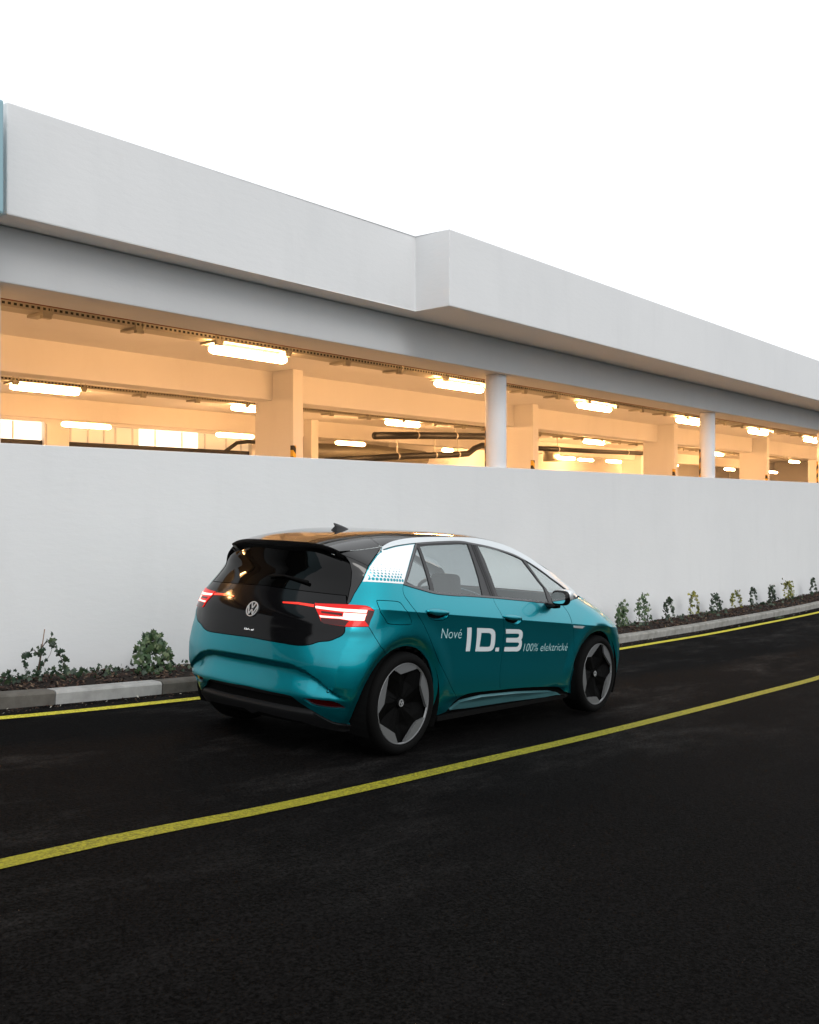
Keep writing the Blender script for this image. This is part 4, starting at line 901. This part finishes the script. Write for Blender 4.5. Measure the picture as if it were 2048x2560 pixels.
topsurf(lerp_(1.725, 2.575, 20), lerp_(1.806, 2.90, 20), 'windscreen', M_GLASS)
topsurf(lerp_(2.58, 2.66, 4), lerp_(2.905, 2.99, 4), 'scuttle', M_TRIM)
topsurf(lerp_(2.664, 3.66, 24), lerp_(2.994, 3.72, 24), 'bonnet', M_TEAL)
# spoiler lip: thickness below the trailing edge
V = []; F = []; nv = 33
for k, (dx, dz) in enumerate(((0, 0), (.006, -.010), (.03, -.024), (.10, -.055))):
    for v in np.sin(np.linspace(-np.pi/2, np.pi/2, nv)):
        xe, xc = -.40, -.465; ze = float(edz(xe)); ye = edge_y(xe, ze); V.append((xc+(xe-xc)*v*v+dx, -v*ye*(1-.06*(k == 3)), ze+(float(cz(xc))-ze)*(1-abs(v)**5.)+dz))
for k in range(3):
    for j in range(nv-1): F.append((k*nv+j, k*nv+j+1, (k+1)*nv+j+1, (k+1)*nv+j))
pyd('spoiler_lip', V, F, M_TRIM, RF_, True)
# rails and window frames ----------------------------------------------------------
rail = cat(rl, ru[::-1]); panel('roof_rail', rail, M_SILV, off=.004, res=.03, depth=.02, sides=(1, -1))
gq, gre, gfr, gtr = (catmull(tp(n), 3) if False else tp(n) for n in ('g_quarter', 'g_rear', 'g_front', 'g_tri'))
frame = cat(fout, rl_b[1:], belt[::-1][1:-1])
FRM = panel('window_frame', frame, M_TRIM, holes=[gq, gre, gfr, gtr], off=.001, res=.03, gap=.001, sides=(1, -1))
for gset, mt in ((gq, M_GLASSD), (gre, M_GLASSD), (gfr, M_GLASS), (gtr, M_GLASS)):
    panel('side_window', gset, mt, off=-.004, res=.03, gap=-.001, depth=0, sides=(1, -1))
# gloss black B-pillar covers and grey belt moulding
bp = tp('bpil_gap'); wdt = .045
panel('pillar_cover', cat(bp-[.036, 0], (bp+[-.003, 0])[::-1]), M_BLK, off=.003, res=.03, gap=0, sides=(1, -1))
panel('pillar_cover', cat(bp+[.003, 0], (bp+[.045, 0])[::-1]), M_BLK, off=.003, res=.03, gap=0, sides=(1, -1))
M_MOULD = mat('grey_moulding', (.10, .10, .105), .35, .3)
bel = belt[:int(len(belt)*.80)]
panel('belt_moulding', cat(bel, (bel+[0, .014])[::-1]), M_MOULD, off=.005, res=.03, gap=0, depth=.006, sides=(1, -1))
fo2 = opencat(tp('frame_out_rear'), 3); panel('frame_moulding', cat(fo2, rl_b[1:int(len(rl_b)*.63)], (rl_b[1:int(len(rl_b)*.63)]-[0, .011])[::-1], (fo2+[.016, -.004])[::-1]), M_MOULD, off=.004, res=.03, gap=0, depth=.005, sides=(1, -1))
# sill
panel('sill_strip', tp('sill'), mat('dusty_sill', (.06, .17, .19), .42, .3, coat=.3), off=.012, res=.03, depth=.02, sides=(1, -1))
sb = xz(.44, .165, 2.40, .165, 2.40, .205, 2.0, .21, 1.4, .218, .7, .222, .44, .205); panel('lower_sill', sb, M_PLAST, off=-.02, res=.05, depth=0, sides=(1, -1))
# tail lamps --------------------------------------------------------------------
lamp_all = cat(tp('lamp_top'), tp('lamp_out')[1:], tp('lamp_bot')[1:])
for sd_ in (1, -1):
    lm = panel('tail_lamp', lamp_all, M_RED, off=.006, res=.025, gap=.002, depth=.02, sides=(sd_,))
    panel('lamp_lower_lens', cat(tp('lamp_bot')[[2, 3, 4, 5]], [TR['lamp_white_lo'][5]], [TR['lamp_white_lo'][4]], [TR['lamp_white_lo'][3]]), M_REDD, lm, off=.0075, res=.03, gap=.002, depth=0, sides=(sd_,))
    panel('lit_element', tp('lamp_white_up'), M_WLED, lm, off=.008, res=.025, gap=.001, depth=.001, sides=(sd_,))
    panel('lit_element', tp('lamp_white_lo'), M_WLED, lm, off=.008, res=.025, gap=.001, depth=.001, sides=(sd_,))
    panel('indicator_slot', tp('lamp_slot'), M_REDD, lm, off=.0085, res=.03, gap=.001, depth=.001, sides=(sd_,))
    panel('outer_lens_edge', cat(tp('lamp_top')[-1:], tp('lamp_out')[1:], [TR['lamp_white_lo'][2]], [TR['lamp_white_lo'][1]], [TR['lamp_white_up'][4]]), M_REDD, lm, off=.0072, res=.03, gap=.002, depth=0, sides=(sd_,))
    panel('light_strip', tp('strip'), M_REDL, TG, off=.003, res=.03, gap=0, depth=.002, sides=(sd_,))
# badges ---------------------------------------------------------------------------
def roundel(parent, M, R, mt, th):
    bm = bmesh.new(); n = 40
    def ext(poly):
        v0 = [bm.verts.new((x*R, y*R, 0)) for x, y in poly]; v1 = [bm.verts.new((x*R, y*R, th)) for x, y in poly]; c = len(poly)
        for i in range(c): bm.faces.new((v0[i], v0[(i+1) % c], v1[(i+1) % c], v1[i]))
        bm.faces.new(v1)
    for i in range(n):
        a, b = 2*math.pi*i/n, 2*math.pi*(i+1)/n
        ext([(.88*math.cos(a), .88*math.sin(a)), (math.cos(a), math.sin(a)), (math.cos(b), math.sin(b)), (.88*math.cos(b), .88*math.sin(b))])
    def bar(p, q, w_):
        d = Vector((q[0]-p[0], q[1]-p[1])).normalized(); m = Vector((-d.y, d.x))*w_/2; ext([(p[0]-m.x, p[1]-m.y), (q[0]-m.x, q[1]-m.y), (q[0]+m.x, q[1]+m.y), (p[0]+m.x, p[1]+m.y)])
    for s in (-1, 1):
        bar((s*.36, .83), (s*.03, .10), .12); bar((s*.80, .42), (s*.34, -.72), .12); bar((s*.34, -.72), (s*.03, -.04), .12)
    bm.normal_update(); bmesh.ops.recalc_face_normals(bm, faces=bm.faces)
    o = bmobj('roundel_badge', bm, mt, parent); o.matrix_basis = M; return o
P, n = Ss(np.array([.004]), np.array([LOGO_Z])); n = n[0]; P = P[0]
q = Vector((n[0], 0, n[2])).normalized(); R3 = Matrix((Vector((0, -1, 0)), q.cross(Vector((0, -1, 0))), q)).transposed().to_4x4()
roundel(TG, Matrix.Translation((P[0]-.002, 0, P[2])) @ R3, .054, M_CHROME, .006)
def glyphs(px): return px
LET = {}
def flatpoly(name, polys, parent, mt, M, th=.003):
    """list of (outer, holes) in a plane, triangulated, placed by M"""
    V = []; F = []
    for outer, holes in polys:
        vo, f, loops = tri(np.array(outer, float), [np.array(h, float) for h in holes], .5, 0); b = len(V)
        V += [(x, y, th) for x, y in vo]; F += [tuple(int(i)+b for i in t) for t in f]
        for L in loops:
            b2 = len(V); c = len(L)
            for i in L: V += [(*vo[i], th), (*vo[i], 0)]
            F += [(b2+2*i, b2+2*i+1, b2+2*((i+1) % c)+1, b2+2*((i+1) % c)) for i in range(c)]
    o = pyd(name, V, F, mt, parent); o.matrix_basis = M; return o
G_I = ([(0.10, 1), (.28, 1), (.18, 0), (0, 0)], [])
G_D = ([(.10, 1), (.72, 1), (.88, .95), (.94, .82), (.93, .65), (.88, .28), (.82, .12), (.72, .03), (.58, 0), (0, 0)], [[(.26, .80), (.60, .80), (.70, .78), (.73, .70), (.68, .32), (.64, .22), (.55, .19), (.20, .19)]])
G_P = ([(.02, .17), (.18, .17), (.16, 0), (0, 0)], [])
G_3 = ([(.10, 1), (.70, 1), (.84, .95), (.90, .82), (.86, .62), (.80, .50), (.84, .40), (.82, .22), (.74, .06), (.60, 0), (0, 0), (.03, .19), (.54, .19), (.62, .22), (.68, .31), (.67, .38), (.60, .41), (.08, .41), (.11, .60), (.60, .60), (.68, .63), (.72, .71), (.70, .78), (.62, .81), (.08, .81)], [])
def shift(g, dx, s=1.): return ([(x*s+dx, y) for x, y in g[0]], [[(x*s+dx, y) for x, y in h] for h in g[1]])
idg = [shift(G_I, 0), shift(G_D, .42), shift(G_P, 1.45), shift(G_3, 1.95)]
P, n = Ss(np.array([.03]), np.array([BADGE_Z])); n = n[0]; P = P[0]
flatpoly('model_lettering', idg, TG, M_BADGEW, Matrix.Translation((P[0]-.001, .052, P[2])) @ R3 @ Matrix.Diagonal((.034, .042, 1, 1)))
# side lettering: drawn on the doors
def decal(name, polys, parent, mt, off=.0016):
    for outer, holes in polys: panel(name, np.array(outer), mt, parent, holes=[np.array(h) for h in holes], off=off, res=.03, gap=0, depth=0)
LT = TR_LETTERS
decal('side_lettering', [(LT['I'], [])], RD, M_LETT); decal('side_lettering', [(LT['D'], [LT['Dh']])], RD, M_LETT); decal('side_lettering', [(LT['dot'], [])], RD, M_LETT); decal('side_lettering', [(LT['3'], [])], FD, M_LETT)
def text(name, s, x0, z0, x1, z1, h, mt, parent, shear=.12, off=.0016, thin=-.013):
    cu = bpy.data.curves.new(name, 'FONT'); cu.body = s; cu.size = 1; cu.shear = shear; cu.offset = thin; cu.resolution_u = 3; cu.fill_mode = 'FRONT'
    o = bpy.data.objects.new(name, cu); COL.objects.link(o); bpy.context.view_layer.update()
    me = bpy.data.meshes.new_from_object(o.evaluated_get(bpy.context.evaluated_depsgraph_get())); bpy.data.objects.remove(o)
    c = np.array([v.co[:] for v in me.vertices]); w_ = c[:, 0].max()-c[:, 0].min(); c[:, 0] -= c[:, 0].min()
    x = x0+(x1-x0)*c[:, 0]/w_; z = z0+(z1-z0)*c[:, 0]/w_+c[:, 1]*h/.73
    P, n = Ss(u_of(x, z), z, off); P = B(P)
    for v, p in zip(me.vertices, P): v.co = p
    me.update(); me.name = name
    return mobj(name, me, mt, parent)
text('side_lettering', 'Nové', .335, .775, .585, .764, .076, M_LETT2, RD, .02)
text('side_lettering', '100% elektrické', 1.455, .622, 2.155, .592, .068, M_LETT2, FD, .14)
# inner shell, floor, wheel houses ------------------------------------------------------
wins = [gq, gre, gfr, gtr]
ug = np.linspace(0, UE-.05, 170); zg = np.linspace(.19, 1.36, 46); V = []; F = []
for sg in (1, -1):
    b0 = len(V); UU, ZZ = np.meshgrid(ug, zg, indexing='ij')
    PP, NN = Ss(UU.ravel(), ZZ.ravel(), lambda u, z: -.022-.10*sst(1.06, 1.3, z)*sst(UC, UC-.3, u)); PP[:, 1] *= sg; V += B(PP).tolist(); n2 = len(zg)
    cu_ = np.stack([(UU[:-1, :-1]+UU[1:, 1:])/2, (ZZ[:-1, :-1]+ZZ[1:, 1:])/2], -1).reshape(-1, 2)
    kill = np.zeros(len(cu_), bool)
    for g in wins: kill |= inpoly(cu_, g)
    Pc = S(cu_[:, 0], cu_[:, 1])
    for c in (WHR, WHF): kill |= np.hypot(Pc[:, 0]-c[0], Pc[:, 2]-c[1]) < .375
    kill |= (Pc[:, 2] > edz(Pc[:, 0])-.01) | ((Pc[:, 2] > ZB(Pc[:, 0])-.02) & (Pc[:, 0] > -.12))
    k = 0
    for i in range(len(ug)-1):
        for j in range(len(zg)-1):
            if not kill[k]: F.append((b0+i*n2+j, b0+(i+1)*n2+j, b0+(i+1)*n2+j+1, b0+i*n2+j+1))
            k += 1
pyd('inner_shell', V, F, M_SHELL, CAR, True)
bm = bmesh.new(); bx(bm, -.35, 3.1, -.60, .60, .17, .20); bx(bm, .45, 2.3, -.80, .80, .17, .20); bmobj('underbody', bm, M_SHELL, CAR)
def house(c):
    for sg in (1, -1):
        bm = bmesh.new(); a = np.radians(np.linspace(-30, 210, 30)); n3 = 4; ys = (.40, .60, .78, .852)
        vv = [[bm.verts.new((c[0]+.392*math.cos(t), -sg*y, c[1]+.392*math.sin(t))) for t in a] for y in ys]
        for q, s in zip(vv, vv[1:]):
            for i in range(29): bm.faces.new((q[i], q[i+1], s[i+1], s[i]))
        bm.faces.new(vv[0]); bmobj('wheel_house', bm, M_SHELL, CAR)
house((0, .35)); house((2.74, .35))
# interior ---------------------------------------------------------------------------------
def seat(x, y):
    t = pyd('seat', [], [], M_SEAT, CAR); bm = bmesh.new(); bx(bm, x-.02, x+.5, -y-.24, -y+.24, .40, .56, bevel=.05)
    r = bmesh.ops.create_cube(bm, size=1, matrix=Matrix.Translation((x-.10, -y, .76)) @ Matrix.Rotation(rad(-16), 4, 'Y') @ Matrix.Diagonal((.13, .46, .60, 1))); bmesh.ops.bevel(bm, geom=list({e for v in r['verts'] for e in v.link_edges}), offset=.05, segments=2, affect='EDGES', profile=.5)
    r = bmesh.ops.create_cube(bm, size=1, matrix=Matrix.Translation((x-.20, -y, 1.11)) @ Matrix.Rotation(rad(-14), 4, 'Y') @ Matrix.Diagonal((.10, .26, .19, 1))); bmesh.ops.bevel(bm, geom=list({e for v in r['verts'] for e in v.link_edges}), offset=.04, segments=2, affect='EDGES', profile=.5)
    bm.to_mesh(t.data); bm.free()
for x in (.35, 1.25):
    for y in (-.37, .37): seat(x, y)
bm = bmesh.new(); bx(bm, 1.95, 2.6, -.70, .70, .7, .93, bevel=.05); bmobj('dashboard', bm, M_SHELL, CAR)
bm = bmesh.new(); pts = [(0, .19*math.cos(a), .19*math.sin(a)) for a in np.linspace(0, 2*math.pi, 25)]; tube(bm, pts, .016, 8, False); bx(bm, -.01, .01, -.18, .18, -.02, .02); o = bmobj('steering_wheel', bm, M_TRIM, CAR, True); o.matrix_basis = Matrix.Translation((1.88, .37, .93)) @ Matrix.Rotation(rad(-22), 4, 'Y')
bm = bmesh.new(); bx(bm, .1, .2, -.62, .62, .5, 1.05); bmobj('rear_bench_back', bm, M_SHELL, CAR)
# wheels -----------------------------------------------------------------------------------
def wheel(x, side, a0, th):
    W_ = empty('wheel', parent=CAR); W_.location = (x, -side*.74, .347)
    bm = bmesh.new(); prof = [(.268, .092), (.276, .110), (.292, .119), (.315, .118), (.332, .108), (.343, .088), (.346, .06), (.346, -.06), (.343, -.09), (.325, -.112), (.29, -.115), (.268, -.09)]
    lathe(bm, [(r, -h*side) for r, h in prof], 72); bmesh.ops.recalc_face_normals(bm, faces=bm.faces); bmobj('tyre', bm, M_TYRE, W_, True)
    bm = bmesh.new(); lathe(bm, [(.262, -.098*side), (.2695, -.112*side), (.274, -.108*side), (.270, -.09*side)], 72); RM = bmobj('rim', bm, M_RIMS, W_, True)
    bm = bmesh.new(); C0 = bm.verts.new((0, -.055*side, 0)); rings = []
    for r, k in ((.045, 0), (.15, 1), (.205, 2), (.262, 3)):
        ring = []
        for i in range(20):
            a = math.radians(a0-14+36*i/2); ph = i % 4      # 20 spokes points: ridge, slope, valley, slope
            h = {0: (.068, .068, .068, .068), 1: (.086, .072, .050, .072), 2: (.094, .086, .062, .078), 3: (.097, .092, .070, .090)}[k][ph]
            ring.append(bm.verts.new((r*math.cos(a), -side*h, r*math.sin(a))))
        rings.append(ring)
    for i in range(20): bm.faces.new((C0, rings[0][i], rings[0][(i+1) % 20]))
    for q, s in zip(rings, rings[1:]):
        for i in range(20): bm.faces.new((q[i], q[(i+1) % 20], s[(i+1) % 20], s[i]))
    bmesh.ops.recalc_face_normals(bm, faces=bm.faces); bmobj('spoke_disc', bm, M_RIMB, RM)
    for k in range(5):
        s = a0+72*k; pts = [(.262, s), (.2055, s-13.5), (.259, s-56)]+[(.2665, s-56+56*t/7) for t in range(8)]
        bm = bmesh.new(); P2 = [(r*math.cos(math.radians(a)), r*math.sin(math.radians(a))) for r, a in pts]
        f1 = [bm.verts.new((p[0], -side*.106, p[1])) for p in P2]; f0 = [bm.verts.new((p[0], -side*.085, p[1])) for p in P2]
        bm.faces.new(f1); c = len(P2)
        for i in range(c): bm.faces.new((f1[i], f1[(i+1) % c], f0[(i+1) % c], f0[i]))
        bmesh.ops.recalc_face_normals(bm, faces=bm.faces); bmobj('rim_insert', bm, M_RIMS, RM)
    bm = bmesh.new(); lathe(bm, [(.0001, -.083*side), (.028, -.083*side), (.034, -.080*side), (.036, -.06*side)], 24); HC = bmobj('hub_cap', bm, M_RIMB, RM, True)
    Mx = Matrix.Translation((0, -side*.0832, 0)) @ Matrix((Vector((side, 0, 0)), Vector((0, 0, 1)), Vector((0, -side, 0)))).transposed().to_4x4() @ Matrix.Rotation(rad(th), 4, 'Z')
    o = roundel(RM, Mx, .024, M_CHROME, .002)
    return W_
wheel(0, 1, 117, 60); wheel(2.77, 1, 142, 10); wheel(0, -1, 100, 0); wheel(2.77, -1, 80, 0)
# mirrors ------------------------------------------------------------------------------------
def mirror(side):
    mp_ = MIRP
    bm = bmesh.new(); bmesh.ops.create_uvsphere(bm, u_segments=28, v_segments=18, radius=1)
    for v in bm.verts:
        x, y, z = v.co; s = lambda t, p: math.copysign(abs(t)**p, t)
        q = Vector((s(x, .9), s(y, .55), s(z, .6)))
        v.co = (mp_[0]+.03+q.x*(.07 if q.x > 0 else .03), -side*(mp_[1]+q.y*.080), mp_[2]+q.z*.062*(1-.12*q.y*side*0))
    HS = bmobj('wing_mirror', bm, M_BLK, CAR, True)
    bm = bmesh.new(); pts = [(math.copysign(abs(math.cos(a))**.6, math.cos(a))*.062, math.copysign(abs(math.sin(a))**.65, math.sin(a))*.046) for a in np.linspace(0, 2*math.pi, 33)[:-1]]
    v0 = [bm.verts.new((mp_[0]-.0015, -side*(mp_[1]+y), mp_[2]+z)) for y, z in pts]; v1 = [bm.verts.new((mp_[0]+.012, -side*(mp_[1]+y), mp_[2]+z)) for y, z in pts]; bm.faces.new(v0)
    for i in range(32): bm.faces.new((v0[i], v0[(i+1) % 32], v1[(i+1) % 32], v1[i]))
    bmesh.ops.recalc_face_normals(bm, faces=bm.faces); bmobj('mirror_glass', bm, M_MIRR, HS)
    bm = bmesh.new(); bx(bm, mp_[0]+.015, mp_[0]+.12, min(-side*.78, -side*(mp_[1]-.04)), max(-side*.78, -side*(mp_[1]-.04)), mp_[2]-.092, mp_[2]-.050, bevel=.012); bmobj('mirror_arm', bm, M_BLK, HS, True)
    bm = bmesh.new(); bmesh.ops.create_uvsphere(bm, u_segments=20, v_segments=12, radius=1)
    for v in bm.verts:
        x, y, z = v.co; s = lambda t, p: math.copysign(abs(t)**p, t); v.co = (mp_[0]+.075+s(x, .9)*.05, -side*(mp_[1]+.012+s(y, .6)*.076), mp_[2]+.022+s(z, .7)*.050)
    bmobj('mirror_cap', bm, M_WHITE if False else M_SILV, HS, True)
mirror(1); mirror(-1)
# shark fin antenna
bm = bmesh.new(); rings = []
for t in np.linspace(0, 1, 9):
    x = FINX+.17*t; h = .062*(1-t)**.8*(1 if t > .02 else .95); wv = .022*(1-t)**.5+.004; zb_ = float(cz(x))-.004
    rings.append([bm.verts.new(p) for p in ((x, -wv, zb_), (x+.02*(1-t), -.004, zb_+h*.6), (x-.012*(1-t)+.012, 0, zb_+h), (x+.02*(1-t), .004, zb_+h*.6), (x, wv, zb_))])
for q, s in zip(rings, rings[1:]):
    for j in range(4): bm.faces.new((q[j], q[j+1], s[j+1], s[j]))
bm.faces.new(rings[0]); bmesh.ops.recalc_face_normals(bm, faces=bm.faces); bmobj('antenna_fin', bm, M_BLK, RO, True)
# headlamp rim seen past the wing
hl = np.stack([u_of(np.linspace(3.20, 3.52, 8), edz(np.linspace(3.20, 3.52, 8))-.012), edz(np.linspace(3.20, 3.52, 8))-.012], 1)
panel('headlamp', cat(hl, (hl-[0, .075])[::-1]), M_CHROME, off=.003, res=.03, gap=0, depth=.006, sides=(1, -1))
